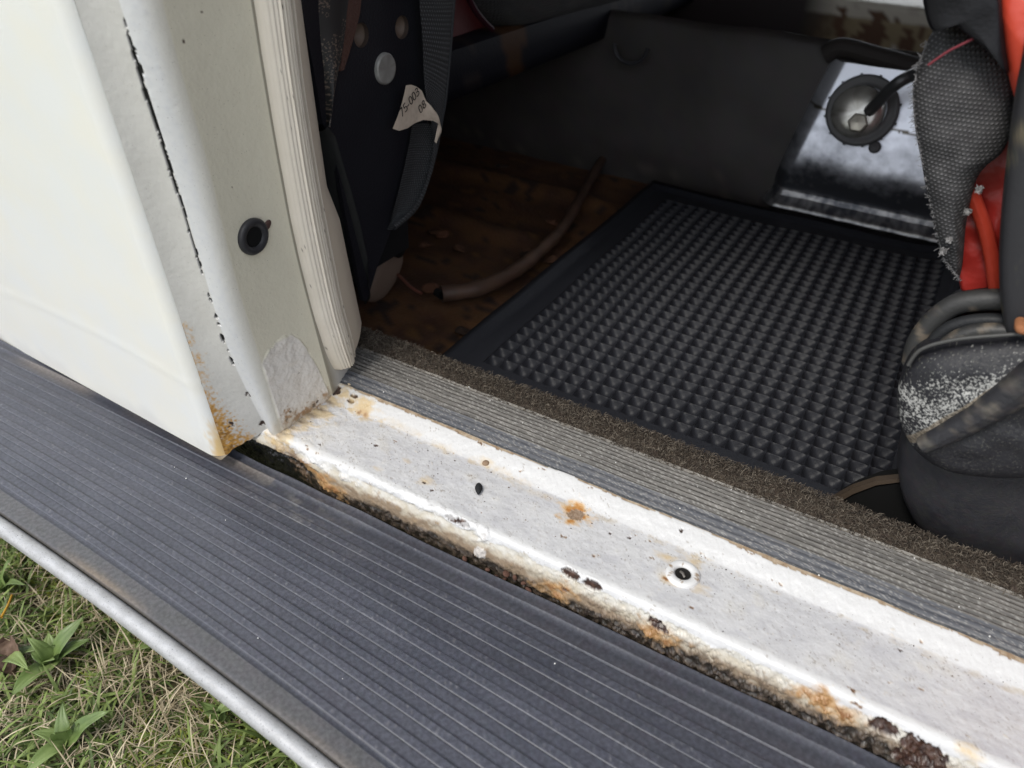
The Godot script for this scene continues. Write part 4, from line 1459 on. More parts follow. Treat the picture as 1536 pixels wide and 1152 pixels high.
	var rb: Array = [Vector3(-0.606, 0.5578, -0.858), Vector3(-0.606, 0.531, -0.8599), Vector3(-0.606, 0.5006, -0.8521), Vector3(-0.606, 0.4739, -0.8331), Vector3(-0.606, 0.4536, -0.7957), Vector3(-0.606, 0.4425, -0.7543)]
	var back := grid(26, 12, func(i, j):
		var k: float = i / 25.0 * 5.0
		var a: int = mini(int(k), 4)
		var v: float = j / 11.0
		return ra[a].lerp(ra[a + 1], k - a).lerp(rb[a].lerp(rb[a + 1], k - a), v) - Vector3(0.006 * sin(v * PI), 0, 0), null, true, func(i, j): return Vector2(j / 11.0 * 1.9, i / 25.0 * 6.2))
	put("strap_return", back, bm, belt)
	# printed cloth label folded over the strap
	var lo: Array = [Vector3(-0.594, 0.5803, -0.753), Vector3(-0.594, 0.5748, -0.7647), Vector3(-0.594, 0.574, -0.7813), Vector3(-0.594, 0.5767, -0.7971), Vector3(-0.594, 0.5778, -0.8102), Vector3(-0.594, 0.5742, -0.8248), Vector3(-0.594, 0.567, -0.8365), Vector3(-0.594, 0.5547, -0.8437), Vector3(-0.594, 0.5392, -0.8383)]
	var up: Array = [Vector3(-0.594, 0.6252, -0.7839), Vector3(-0.594, 0.6241, -0.7935), Vector3(-0.594, 0.6194, -0.8043), Vector3(-0.594, 0.6126, -0.8138), Vector3(-0.594, 0.6003, -0.8174), Vector3(-0.594, 0.5936, -0.8214), Vector3(-0.594, 0.5841, -0.8298), Vector3(-0.594, 0.5688, -0.8366), Vector3(-0.594, 0.5427, -0.8353)]
	var lift := [0.0, 0.001, 0.0015, 0.002, 0.005, 0.010, 0.012, 0.010, 0.004]
	var label := grid(49, 14, func(i, j):
		var k: float = i / 48.0 * 8.0
		var a: int = mini(int(k), 7)
		var t: float = k - a
		var b: Vector3 = lo[a].lerp(lo[a + 1], t)
		var c: Vector3 = up[a].lerp(up[a + 1], t)
		var v: float = j / 13.0
		return b.lerp(c, v) + Vector3(lerpf(lift[a], lift[a + 1], t) + 0.002 * sin(v * PI), 0, 0), func(p):
		var k: float = fractal(p.y * 120.0, p.z * 120.0, 1.0)
		return Color(0.56, 0.475, 0.39).lerp(Color(0.42, 0.35, 0.28), clampf(0.25 + k, 0.0, 1.0)), true)
	var lm := put("cloth_label", label, mat(Color.WHITE, 0.9, 0.0, true, tex_grain, 0.6, 30.0), belt)
	for t in [["75-003", Vector3(-0.59, 0.5971, -0.76), 0.0146], ["08", Vector3(-0.588, 0.5934, -0.7942), 0.0146]]:
		var tm := TextMesh.new()
		var sf := SystemFont.new()
		sf.font_names = PackedStringArray(["Droid Sans"])
		tm.font = sf
		tm.text = t[0]
		tm.font_size = 32
		tm.pixel_size = t[2] / 32.0
		tm.depth = 0.0004
		tm.horizontal_alignment = HORIZONTAL_ALIGNMENT_LEFT
		var tp := put("printed_number", tm, mat(Color(0.03, 0.027, 0.025), 0.8), lm)
		tp.position = t[1] + (Vector3(0.0035, 0, 0) if t[0] == "75-003" else Vector3(0.0045, 0, 0))
		var along_dir: Vector3 = (Vector3(-0.59, 0.6182, -0.8015) - Vector3(-0.59, 0.5971, -0.76)).normalized()
		var bx := along_dir
		var bz := Vector3.RIGHT
		bz = (bz - bx * bx.dot(bz)).normalized()
		tp.basis = Basis(bx, bz.cross(bx), bz)


# ---------------------------------------------------------------- seat at the right edge
func build_front_seat() -> void:
	var seat := thing("front_seat", "torn red vinyl seat with dusty black hinge cover at the right", "car seat", Vector3(0.15, 0.26, -0.85))
	var redm := mat(Color(0.42, 0.030, 0.022), 0.42, 0.0, false, tex_leather, 0.35, 7.0)
	var orange := mat(Color(0.52, 0.055, 0.028), 0.4, 0.0, false, tex_leather, 0.25, 7.0)
	var blk := mat(Color(0.020, 0.021, 0.023), 0.5, 0.0, false, tex_grain, 0.5, 8.0)
	var r1: Array = [Vector2(0.01208, 0.6186), Vector2(0.01585, 0.6569), Vector2(0.03874, 0.6821), Vector2(0.05711, 0.694), Vector2(0.1171, 0.5281), Vector2(0.06491, 0.5238), Vector2(0.04557, 0.5598)]
	put("red_side", puff(PackedVector2Array(r1), -0.785, 0.012, 0.05, 16, 64, null, 3.0, 0.006), redm, seat)
	var pipe: Array = [Vector3(0.03202, 0.6392, -0.765), Vector3(0.04234, 0.6249, -0.765), Vector3(0.05502, 0.6073, -0.765), Vector3(0.06793, 0.5847, -0.765), Vector3(0.07967, 0.5611, -0.765), Vector3(0.08866, 0.5423, -0.765)]
	put("red_piping", tube(smooth_line(PackedVector3Array(pipe), 6), 0.0062, 12), orange, seat)
	var r2: Array = [Vector2(-0.008315, 0.807), Vector2(0.0369, 0.8113), Vector2(0.06763, 0.7225), Vector2(0.0557, 0.6997), Vector2(0.03642, 0.7223), Vector2(0.01675, 0.7543)]
	put("red_backrest", puff(PackedVector2Array(r2), -0.74, 0.035, 0.12, 18, 72, null, 2.6, 0.004), orange, seat)
	var vs: Array = [Vector2(-0.05684, 0.8049), Vector2(-0.004689, 0.8098), Vector2(0.01337, 0.7674), Vector2(0.02751, 0.7411), Vector2(0.01667, 0.751), Vector2(0.0009138, 0.7621), Vector2(-0.01595, 0.7697), Vector2(-0.02817, 0.7798), Vector2(-0.03405, 0.7636), Vector2(-0.04561, 0.7787)]
	put("black_strap", puff(PackedVector2Array(vs), -0.715, 0.010, 0.02, 14, 80, null, 3.0, 0.003), mat(Color(0.008, 0.008, 0.010), 0.45, 0.0, false, tex_grain, 0.3, 9.0), seat)
	var bar: Array = [Vector2(0.02272, 0.7887), Vector2(0.02944, 0.7538), Vector2(0.03361, 0.7307), Vector2(0.04596, 0.6823), Vector2(0.05729, 0.6408), Vector2(0.07369, 0.5916), Vector2(0.09463, 0.5465), Vector2(0.1163, 0.5129), Vector2(0.1665, 0.5319), Vector2(0.05963, 0.7929)]
	put("grey_side_strip", puff(PackedVector2Array(bar), -0.70, 0.022, 0.05, 18, 90, func(p):
		var c := Color(0.028, 0.031, 0.034)
		var k: float = fractal(p.x * 26.0, p.y * 14.0, 3.0)
		return c.lerp(Color(0.26, 0.21, 0.12), clampf((k - 0.22) * 2.5, 0.0, 0.6)), 3.0), mat(Color.WHITE, 0.5, 0.0, true, tex_grain, 0.4, 8.0), seat)
	put("rust_patch", puff(PackedVector2Array([Vector2(0.09344, 0.5717), Vector2(0.09772, 0.5756), Vector2(0.1049, 0.573), Vector2(0.1074, 0.5663), Vector2(0.09679, 0.5652)]), -0.668, 0.006, 0.01, 8, 30), mat(Color(0.30, 0.12, 0.05), 0.8, 0.0, false, tex_pebble, 0.8, 12.0), seat)
	# hinge: curved rim and rings
	var rim: Array = [Vector3(0.03818, 0.4861, -0.715), Vector3(0.03598, 0.5077, -0.715), Vector3(0.03898, 0.5269, -0.715), Vector3(0.04492, 0.5428, -0.715), Vector3(0.05385, 0.5553, -0.715), Vector3(0.06894, 0.564, -0.715), Vector3(0.09193, 0.5718, -0.715)]
	var dusty := func(p):
		var c := Color(0.032, 0.032, 0.033)
		var k: float = fractal(p.x * 45.0, p.y * 45.0, p.z * 45.0)
		return c.lerp(Color(0.19, 0.155, 0.115), clampf((k - 0.12) * 2.4, 0.0, 0.6))
	put("hinge_rim", tube(smooth_line(PackedVector3Array(rim), 8), 0.0095, 12, null, dusty), mat(Color.WHITE, 0.55, 0.0, true, tex_grain, 0.4, 9.0), seat)
	var rim2: Array = [Vector3(0.04489, 0.4943, -0.705), Vector3(0.04666, 0.5169, -0.705), Vector3(0.05319, 0.534, -0.705), Vector3(0.06542, 0.5456, -0.705), Vector3(0.0836, 0.5536, -0.705), Vector3(0.1031, 0.5561, -0.705)]
	put("hinge_ring", tube(smooth_line(PackedVector3Array(rim2), 8), 0.006, 12), blk, seat)
	var rim3: Array = [Vector3(0.05079, 0.497, -0.695), Vector3(0.05479, 0.5187, -0.695), Vector3(0.06265, 0.5341, -0.695), Vector3(0.07494, 0.5444, -0.695), Vector3(0.09037, 0.5503, -0.695), Vector3(0.1091, 0.554, -0.695)]
	put("hinge_ring", tube(smooth_line(PackedVector3Array(rim3), 8), 0.007, 12, null, dusty), mat(Color.WHITE, 0.5, 0.0, true, tex_grain, 0.4, 9.0), seat)
	put("hinge_core", puff(PackedVector2Array([Vector2(0.04141, 0.4759), Vector2(0.04117, 0.51), Vector2(0.05026, 0.5347), Vector2(0.0677, 0.5487), Vector2(0.1074, 0.5632), Vector2(0.1419, 0.4721), Vector2(0.05391, 0.4365)]), -0.735, 0.02, 0.05, 12, 60), mat(Color(0.010, 0.010, 0.011), 0.5), seat)
	# broad dusty cover over the hinge
	var rl: Array = [Vector3(0.06872, 0.4402, -0.657), Vector3(0.08406, 0.4626, -0.657), Vector3(0.09905, 0.4884, -0.657), Vector3(0.111, 0.5117, -0.657), Vector3(0.1242, 0.5412, -0.657), Vector3(0.1396, 0.5722, -0.657)]
	var hot: Vector3 = Vector3(0.05584, 0.4758, -0.66)
	var cap: Array = [Vector2(0.03514, 0.5159), Vector2(0.05975, 0.5343), Vector2(0.09079, 0.5497), Vector2(0.1408, 0.5712), Vector2(0.1818, 0.5167), Vector2(0.1991, 0.4515), Vector2(0.1572, 0.4267), Vector2(0.1239, 0.4123), Vector2(0.09726, 0.4063), Vector2(0.0715, 0.4128), Vector2(0.05112, 0.4319), Vector2(0.03653, 0.4579), Vector2(0.0307, 0.4864)]
	var cp := puff(PackedVector2Array(cap), -0.69, 0.032, 0.04, 150, 560, func(p):
		var n1: float = fractal(p.x * 22.0, p.y * 22.0, 4.0)
		var n2: float = fractal(p.x * 330.0, p.y * 330.0, 7.0)
		var n3: float = fn(p.x * 1100.0, p.y * 1100.0, 2.0)
		var c := Color(0.014, 0.015, 0.016)
		# white chalky scuffs along a slanting ridge and at the left flank
		var rg: float = (Vector2(p.x, p.y) - Vector2(rl[0].x, rl[0].y)).dot(Vector2(rl[0].y - rl[5].y, rl[5].x - rl[0].x).normalized())
		var flank: float = (Vector2(p.x, p.y) - Vector2(hot.x, hot.y)).length()
		var d: float = exp(-pow((rg - 0.014) / 0.014, 2.0)) * 0.42 + exp(-pow(flank / 0.030, 2.0)) * 0.62 - (0.25 if rg < -0.004 else 0.0)
		var amount: float = clampf((d + n1 * 0.7 + n2 * 1.1 + n3 * 0.25 - 0.54) * 2.6, 0.0, 1.0)
		c = c.lerp(Color(0.52, 0.52, 0.50), amount * 0.85)
		if absf(rg - 0.006) < 0.004:
			c = c.lerp(Color(0.24, 0.20, 0.15), clampf(0.6 + n2, 0.0, 0.85))
		return c.lerp(Color(0.16, 0.155, 0.14), clampf((n2 + 0.3 * n3 - 0.25) * 1.4, 0.0, 0.5)), 3.2, 0.004)
	put("hinge_cover", cp, mat(Color.WHITE, 0.55, 0.0, true, tex_pebble, 0.4, 9.0), seat)
	var tr: Array = [Vector3(0.03345, 0.5073, -0.671), Vector3(0.03848, 0.5261, -0.671), Vector3(0.05851, 0.5427, -0.671), Vector3(0.08871, 0.5577, -0.671), Vector3(0.1374, 0.5787, -0.671)]
	put("cover_rim", tube(smooth_line(PackedVector3Array(tr), 8), 0.0018, 8), mat(Color(0.06, 0.06, 0.058), 0.5), seat)
	put("cover_rib", tube(smooth_line(PackedVector3Array(rl), 8), 0.015, 16, func(t): return 0.55 + 0.6 * t, func(p):
		var k: float = fractal(p.x * 60.0, p.y * 60.0, 1.0)
		return Color(0.022, 0.022, 0.025).lerp(Color(0.13, 0.115, 0.095), clampf(k * 1.5 - 0.05, 0.0, 0.8))), mat(Color.WHITE, 0.6, 0.0, true, tex_pebble, 0.5, 9.0), seat)
	# rounded grey foot
	var foot: Array = [Vector2(0.0522, 0.4017), Vector2(0.05981, 0.3602), Vector2(0.07587, 0.3253), Vector2(0.1011, 0.2939), Vector2(0.1336, 0.2761), Vector2(0.1708, 0.2719), Vector2(0.2252, 0.2761), Vector2(0.2845, 0.3014), Vector2(0.2022, 0.4965), Vector2(0.1154, 0.4769), Vector2(0.06907, 0.4426)]
	put("seat_foot", puff(PackedVector2Array(foot), -0.735, 0.035, 0.09, 30, 120, func(p):
		var k: float = fractal(p.x * 30.0, p.y * 30.0, 2.0)
		var f: float = fn(p.x * 420.0, p.y * 420.0, 2.0)
		var c := Color(0.014, 0.014, 0.018).lerp(Color(0.026, 0.025, 0.028), clampf(0.5 + k, 0.0, 1.0))
		return c.lerp(Color(0.05, 0.046, 0.044), clampf(f * 0.4, 0.0, 0.3)), 3.0), mat(Color.WHITE, 0.6, 0.0, true, tex_grain, 0.6, 14.0), seat)
	put("seat_backrest", cushion(Vector3(0.31, 0.74, -1.13), Vector3(0.13, 0.42, 0.31)), redm, seat)
	put("seat_cushion", cushion(Vector3(0.60, 0.40, -1.13), Vector3(0.30, 0.10, 0.31)), redm, seat)
	put("seat_base", cushion(Vector3(0.52, 0.30, -1.13), Vector3(0.36, 0.05, 0.28)), blk, seat)

	# torn knitted cover over the seat
	var cover := thing("knit_seat_cover", "frayed grey knitted cloth with red thread hanging over the red seat", "seat cover", Vector3(0.01494, 0.6697, -0.74))
	var kn: Array = [Vector2(-0.03215, 0.7742), Vector2(-0.03663, 0.7668), Vector2(-0.04064, 0.748), Vector2(-0.04163, 0.73), Vector2(-0.03775, 0.7111), Vector2(-0.0276, 0.6859), Vector2(-0.01703, 0.6663), Vector2(-0.0009063, 0.6334), Vector2(0.01439, 0.6053), Vector2(0.02861, 0.5793), Vector2(0.04209, 0.566), Vector2(0.05146, 0.5584), Vector2(0.04766, 0.5744), Vector2(0.0383, 0.6081), Vector2(0.03466, 0.6341), Vector2(0.03222, 0.6546), Vector2(0.03663, 0.6684), Vector2(0.04431, 0.6779), Vector2(0.04444, 0.6924), Vector2(0.03803, 0.7203), Vector2(0.02882, 0.7399), Vector2(0.01493, 0.7505), Vector2(-0.0003759, 0.7584), Vector2(-0.01874, 0.768)]
	var km := mat(Color.WHITE, 1.0, 0.0, true)
	km.normal_enabled = true
	km.normal_texture = tex_cloth
	km.normal_scale = 1.8
	km.albedo_texture = cloth_shade
	km.uv1_scale = Vector3(4.6, 4.6, 4.6)
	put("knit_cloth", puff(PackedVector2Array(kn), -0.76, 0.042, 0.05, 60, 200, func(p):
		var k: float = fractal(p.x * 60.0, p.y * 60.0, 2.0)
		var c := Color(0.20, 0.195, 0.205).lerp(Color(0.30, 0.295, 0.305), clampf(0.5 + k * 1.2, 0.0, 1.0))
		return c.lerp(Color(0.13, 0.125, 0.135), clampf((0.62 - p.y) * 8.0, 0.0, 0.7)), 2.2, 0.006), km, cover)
	var thread: Array = [Vector3(-0.006024, 0.7668, -0.712), Vector3(-0.01252, 0.7617, -0.712), Vector3(-0.01988, 0.7559, -0.712), Vector3(-0.02618, 0.7493, -0.712), Vector3(-0.03107, 0.7437, -0.712)]
	put("red_thread", tube(smooth_line(PackedVector3Array(thread), 6), 0.0011, 6), mat(Color(0.16, 0.025, 0.035), 0.9), cover)
	var fray := begin()
	for k in 260:
		var a := rng.randf()
		var pts: Array = [Vector3(0.05068, 0.5679, -0.735), Vector3(0.04331, 0.5751, -0.735), Vector3(0.02947, 0.587, -0.735), Vector3(0.01549, 0.6128, -0.735), Vector3(0.001032, 0.6389, -0.735), Vector3(-0.01545, 0.6718, -0.735), Vector3(-0.02653, 0.6934, -0.735), Vector3(-0.03602, 0.7167, -0.735), Vector3(-0.03944, 0.7372, -0.735), Vector3(-0.03769, 0.7566, -0.735)]
		var s := a * 8.999
		var b: Vector3 = pts[int(s)].lerp(pts[int(s) + 1], s - int(s))
		var dir := Vector3(rng.randf_range(-1.0, 0.5), rng.randf_range(-0.7, 0.6), rng.randf_range(-0.4, 0.9)) * rng.randf_range(0.002, 0.0065)
		fray.append_from(tube(PackedVector3Array([b, b + dir * 0.5 + Vector3(0, rng.randf_range(-0.001, 0.001), 0), b + dir]), 0.00028, 3), 0, Transform3D.IDENTITY)
	put("frayed_yarn", fray.commit(), mat(Color(0.22, 0.215, 0.22), 1.0), cover)
	for q in [[Vector3(0.03615, 0.6511, -0.733), 0.0042], [Vector3(0.03497, 0.6306, -0.735), 0.0038], [Vector3(0.02807, 0.5965, -0.722), 0.004], [Vector3(0.02918, 0.6075, -0.722), 0.003]]:
		var tuft := begin()
		for k in 70:
			var dir := Vector3(rng.randf_range(-1, 1), rng.randf_range(-1, 1), rng.randf_range(-0.5, 1)) * float(q[1]) * 0.75
			var side := Vector3(rng.randf_range(-1, 1), rng.randf_range(-1, 1), rng.randf_range(-1, 1)) * 0.0014
			tuft.append_from(tube(PackedVector3Array([-dir * 0.2 + side, dir * 0.5 + side * 1.6, dir + side * 0.2]), 0.00035, 3), 0, Transform3D.IDENTITY)
		put("yarn_tuft", tuft.commit(), mat(Color(0.33, 0.32, 0.32), 1.0), cover, q[0])


# ---------------------------------------------------------------- rubber mat with square pits
func build_mat() -> void:
	var y0 := 0.2755
	var m := thing("rubber_mat", "black rubber floor mat with rows of square pits", "floor mat", Vector3(-0.21, 0.264, -1.12))
	var rub := mat(Color(0.0200, 0.0212, 0.0262), 0.40, 0.0, false, tex_grain, 0.35, 12.0)
	rub.metallic_specular = 0.25
	var pitch := 0.0231
	var nx := 23
	var nz := 31
	var x0 := -0.464
	var z0 := -0.760
	# one pit: a rounded bowl in a square cell, thin rims between
	var h := pitch / 2.0
	var pm := grid(10, 10, func(i, j):
		var u: float = [-1.0, -0.93, -0.72, -0.42, -0.14, 0.14, 0.42, 0.72, 0.93, 1.0][i]
		var v: float = [-1.0, -0.93, -0.72, -0.42, -0.14, 0.14, 0.42, 0.72, 0.93, 1.0][j]
		var fall: float = pow(maxf(0.0, 1.0 - pow(absf(u) / 0.96, 2.4)), 0.9) * pow(maxf(0.0, 1.0 - pow(absf(v) / 0.96, 2.4)), 0.9)
		return Vector3(u * h, -0.0105 * fall, v * h), null, true)
	var rest := begin()
	var made := 0
	var order := []
	for i in nx:
		for j in nz:
			var x := x0 + (i + 0.5) * pitch
			var z := z0 - (j + 0.5) * pitch
			order.append([absf(z) * 1.0 - x * 0.25, x, z])
	order.sort_custom(func(a, b): return a[0] < b[0])
	for e in order:
		var x: float = e[1]
		var z: float = e[2]
		var y := y0 + mat_wave(x, z)
		var tx := (mat_wave(x + 0.004, z) - mat_wave(x - 0.004, z)) / 0.008
		var tz := (mat_wave(x, z + 0.004) - mat_wave(x, z - 0.004)) / 0.008
		var bs := Basis(Vector3(1, tx, 0), Vector3(0, 1.0 + 0.12 * fn(x * 90.0, z * 90.0, 1.0), 0), Vector3(0, tz, 1))
		if made < 300:
			var o := put("mat_pit", pm, rub, m)
			o.transform = Transform3D(bs, Vector3(x, y, z) - m.position)
			made += 1
		else:
			rest.append_from(pm, 0, Transform3D(bs, Vector3(x, y, z)))
	var ro := put("far_pits", rest.commit(), rub, m)
	ro.set_meta("kind", "stuff")
	# plain border, raised a little at its outer edge
	var xa := x0
	var xb := x0 + nx * pitch
	var zb := z0 - nz * pitch
	var border := grid(201, 8, func(i, j):
		var k: float = i / 200.0 * 4.0
		var s: int = mini(int(k), 3)
		var t: float = k - s
		var cs := [Vector2(xa, z0), Vector2(xb, z0), Vector2(xb, zb), Vector2(xa, zb), Vector2(xa, z0)]
		var p: Vector2 = cs[s].lerp(cs[s + 1], t)
		var mid := Vector2((xa + xb) * 0.5, (z0 + zb) * 0.5)
		var half := Vector2((xb - xa) * 0.5, (z0 - zb) * 0.5)
		var v: float = j / 7.0
		var wide := Vector2(0.052 if p.x < mid.x else 0.03, 0.055)
		var q: Vector2 = mid + (p - mid) / half * (half + wide * minf(v * 1.15, 1.0))
		var y: float = y0 + mat_wave(q.x, q.y) + 0.001 + 0.010 * smoothstep(0.55, 0.85, v) - (0.02 if j == 7 else 0.0)
		return Vector3(q.x, y, q.y), null, false)
	put("mat_border", border, rub, m)
	put("mat_base", box_mesh(Vector3(xa, 0.2595, zb), Vector3(xb, 0.2640, z0)), rub, m)


func mat_wave(x: float, z: float) -> float:
	return 0.003 * fn(x * 4.0, z * 4.0, 30.0) + 0.010 * pow(clampf((x - 0.0) / 0.07, 0.0, 1.0), 2.0) * clampf((-z - 1.1) / 0.3, 0.0, 1.0)


# ---------------------------------------------------------------- loose bits
func build_small_things() -> void:
	# dark seed on the sill
	var s := grid(16, 15, func(i, j):
		var t: float = i / 15.0
		var a: float = TAU * j / 14.0
		var r: float = 0.0042 * pow(sin(t * PI), 0.7) * (1.1 - 0.35 * t) + 0.0003 * fn(t * 9.0, a * 2.0)
		return Vector3(r * cos(a), r * sin(a) * 0.8, -0.0095 + 0.019 * t), null, false)
	var seed_ := put("dark_seed", s, mat(Color(0.018, 0.019, 0.021), 0.8, 0.0, false, tex_pebble, 0.8, 30.0), self, Vector3(-0.3176, 0.306, -0.515))
	seed_.rotation = Vector3(0, deg_to_rad(30), 0)
	tag(seed_, "small black seed husk lying on the flat white sill", "seed husk")
	var c := puff(PackedVector2Array([Vector2(-0.005, -0.002), Vector2(0.0, -0.0045), Vector2(0.005, -0.001), Vector2(0.003, 0.004), Vector2(-0.003, 0.004)]), 0.0, 0.003, 0.002, 6, 20)
	var cr := put("brown_clod", c, mat(Color(0.25, 0.17, 0.11), 0.9, 0.0, false, tex_pebble, 1.0, 30.0), self, Vector3(-0.3332, 0.3045, -0.5554))
	cr.rotation = Vector3(-PI / 2, 0, 0)
	tag(cr, "small brown clod of dirt against the inner ridge of the white sill", "dirt clod")
	# crumbs in the gutter between board and sill
	var crumb := SphereMesh.new()
	crumb.radius = 0.0034
	crumb.height = 0.0058
	crumb.radial_segments = 10
	crumb.rings = 5
	var rustm := mat(Color(0.085, 0.040, 0.026), 0.9, 0.0, false, tex_pebble, 1.0, 40.0)
	var k := 0
	for p in [Vector3(-0.2615, 0.2534, -0.4615), Vector3(-0.2511, 0.2557, -0.4615), Vector3(-0.2382, 0.2679, -0.4615), Vector3(-0.228, 0.2661, -0.4615), Vector3(-0.2483, 0.2677, -0.4615), Vector3(-0.2705, 0.2602, -0.4615), Vector3(-0.2985, 0.2599, -0.4615), Vector3(-0.2222, 0.2595, -0.4615)]:
		var o := put("rust_crumb", crumb, rustm, self, p + Vector3(0, 0.001, 0.0035))
		o.rotation = Vector3(k * 0.7, k * 1.3, 0)
		o.scale = Vector3(1.0 + 0.3 * sin(k * 2.0), 0.8, 0.9 + 0.3 * cos(k * 3.1))
		tag(o, "rust-brown crumb lying in the dark gutter between running board and sill", "rust crumb", "crumbs in the gutter")
		k += 1
	# hose lying on the rusty floor under the left seat
	var hose := thing("rubber_hose", "brown hose curving over the rusty floor under the left seat", "hose", Vector3(-0.5707, 0.27, -1.102))
	var hl: Array = [Vector3(-0.6958, 0.285, -1.771), Vector3(-0.6571, 0.285, -1.57), Vector3(-0.604, 0.285, -1.358), Vector3(-0.5665, 0.285, -1.201), Vector3(-0.5584, 0.285, -1.115), Vector3(-0.5559, 0.285, -1.016), Vector3(-0.574, 0.285, -0.9285), Vector3(-0.6145, 0.285, -0.878)]
	put("hose_body", tube(smooth_line(PackedVector3Array(hl), 8), 0.0105, 14, func(t): return 0.8 + 0.5 * t + 0.12 * sin(t * 60.0) * sin(t * 23.0), func(p):
		var q: float = fractal(p.x * 30.0, p.z * 30.0, 1.0)
		return Color(0.050, 0.028, 0.019).lerp(Color(0.095, 0.055, 0.036), clampf(0.5 + q, 0.0, 1.0))), mat(Color.WHITE, 0.6, 0.0, true), hose)
	put("hose_mouth", tube(PackedVector3Array([hl[7] + Vector3(0.004, 0, 0.003), hl[7] + Vector3(-0.010, 0, -0.002)]), 0.0072, 12), mat(Color(0.004, 0.004, 0.004), 0.9), hose)
	var wire: Array = [Vector3(-0.7171, 0.3, -0.8814), Vector3(-0.6857, 0.3, -0.8664), Vector3(-0.6478, 0.3, -0.8466), Vector3(-0.6258, 0.3, -0.8407)]
	put("red_wire", tube(smooth_line(PackedVector3Array(wire), 4), 0.0028, 7), mat(Color(0.13, 0.045, 0.03), 0.6), hose)
	# pale oval tab below the plate
	var tab := thing("oval_tab", "pale brown oval tab below the tip of the black plate", "tab", Vector3(-0.7, 0.2964, -0.8381))
	var tp := puff(PackedVector2Array([Vector2(0.7953, 0.2842), Vector2(0.8121, 0.3162), Vector2(0.8409, 0.3382), Vector2(0.8825, 0.3466), Vector2(0.8984, 0.3263), Vector2(0.8854, 0.2996), Vector2(0.8549, 0.2756), Vector2(0.8231, 0.2674)]), 0.0, 0.008, 0.006, 10, 40)
	put("tab_body", tp, mat(Color(0.17, 0.125, 0.095), 0.7, 0.0, false, tex_grain, 0.4, 10.0), tab, Vector3(-0.70, 0, 0)).rotation = Vector3(0, PI / 2, 0)
	var hole := puff(PackedVector2Array([Vector2(0.8513, 0.3548), Vector2(0.8639, 0.3633), Vector2(0.8838, 0.3556), Vector2(0.8893, 0.3374), Vector2(0.8744, 0.3272), Vector2(0.8549, 0.3398)]), 0.0, 0.002, 0.004, 6, 24)
	put("tab_hole", hole, mat(Color(0.004, 0.004, 0.004), 0.9), tab, Vector3(-0.688, 0, 0)).rotation = Vector3(0, PI / 2, 0)
	# brown-edged plate between mat and foot at the right
	var kick := thing("bent_strip", "brown-edged metal strip bent up between mat and seat foot", "metal strip", Vector3(0.04764, 0.3, -0.7363))
	var kl: Array = [Vector3(0.01411, 0.2765, -0.735), Vector3(0.02999, 0.3032, -0.735), Vector3(0.049, 0.3246, -0.735), Vector3(0.07032, 0.3389, -0.735), Vector3(0.07276, 0.3354, -0.735), Vector3(0.05171, 0.32, -0.735), Vector3(0.03422, 0.2982, -0.735), Vector3(0.02051, 0.2746, -0.735)]
	put("strip_plate", slab(PackedVector3Array(kl), Vector3(0.0, -0.002, -0.012)), mat(Color(0.065, 0.046, 0.031), 0.6, 0.0, false, tex_grain, 0.4, 10.0), kick)
	var kd: Array = [Vector3(0.02188, 0.2728, -0.738), Vector3(0.03586, 0.2956, -0.738), Vector3(0.05363, 0.3166, -0.738), Vector3(0.07563, 0.3334, -0.738), Vector3(0.1214, 0.2819, -0.738), Vector3(0.06219, 0.2488, -0.738)]
	put("strip_gap_shade", slab(PackedVector3Array(kd), Vector3(0.0, 0.0, -0.03)), mat(Color(0.004, 0.004, 0.004), 0.9), kick)  # near-black slab standing in for the shaded gap under the strip
	# dark grit on the white sill
	var grit := lathe([Vector2(0.0010, 0.0), Vector2(0.0008, 0.0004), Vector2(0.0, 0.0006)], 6)
	var gm := MultiMesh.new()
	gm.transform_format = MultiMesh.TRANSFORM_3D
	gm.use_colors = true
	gm.mesh = grit
	gm.instance_count = 420
	for i in 420:
		var x := rng.randf_range(-0.55, 0.22)
		var w := rng.randf_range(0.004, 0.086)
		if i % 3 == 0:
			w = 0.079 + rng.randfn(0.0, 0.005)
		var y := 0.3030 + 0.0012 * exp(-pow((w - 0.004) / 0.006, 2.0)) + maxf(0.0, w - 0.080) * 0.28
		var bs := Basis(Vector3.UP, rng.randf() * TAU).scaled(Vector3(rng.randf_range(0.25, 1.0), 0.8, rng.randf_range(0.25, 0.7)) * (0.6 + 0.8 * pow(rng.randf(), 4.0)))
		gm.set_instance_transform(i, Transform3D(bs, Vector3(x, y + 0.0002, -0.470 - w)))
		gm.set_instance_color(i, Color(0.03, 0.025, 0.022).lerp(Color(0.22, 0.17, 0.13), rng.randf()))
	var gi := MultiMeshInstance3D.new()
	gi.name = "grit"
	gi.multimesh = gm
	gi.material_override = mat(Color.WHITE, 0.9, 0.0, true)
	add_child(gi, true)
	tag(gi, "fine dark grit sprinkled over the white sill", "grit", "", "stuff")
	# white crumbs on rubber
	var dot := SphereMesh.new()
	dot.radius = 0.0009
	dot.height = 0.0016
	dot.radial_segments = 6
	dot.rings = 3
	var mm := MultiMesh.new()
	mm.transform_format = MultiMesh.TRANSFORM_3D
	mm.mesh = dot
	mm.instance_count = 36
	for i in 36:
		var x := rng.randf_range(-0.95, 0.2)
		var p := Vector3(x, 0.2612, lerpf(-0.27, -0.455, rng.randf()))
		if i < 26:
			var v := rng.randf()
			p = Vector3(rng.randf_range(-0.54, 0.2), 0.3148 + 0.0150 * sin(v * PI * 0.5) + 0.0014, -0.5765 - 0.061 * v)
		mm.set_instance_transform(i, Transform3D(Basis.IDENTITY.scaled(Vector3.ONE * rng.randf_range(0.4, 1.1)), p))
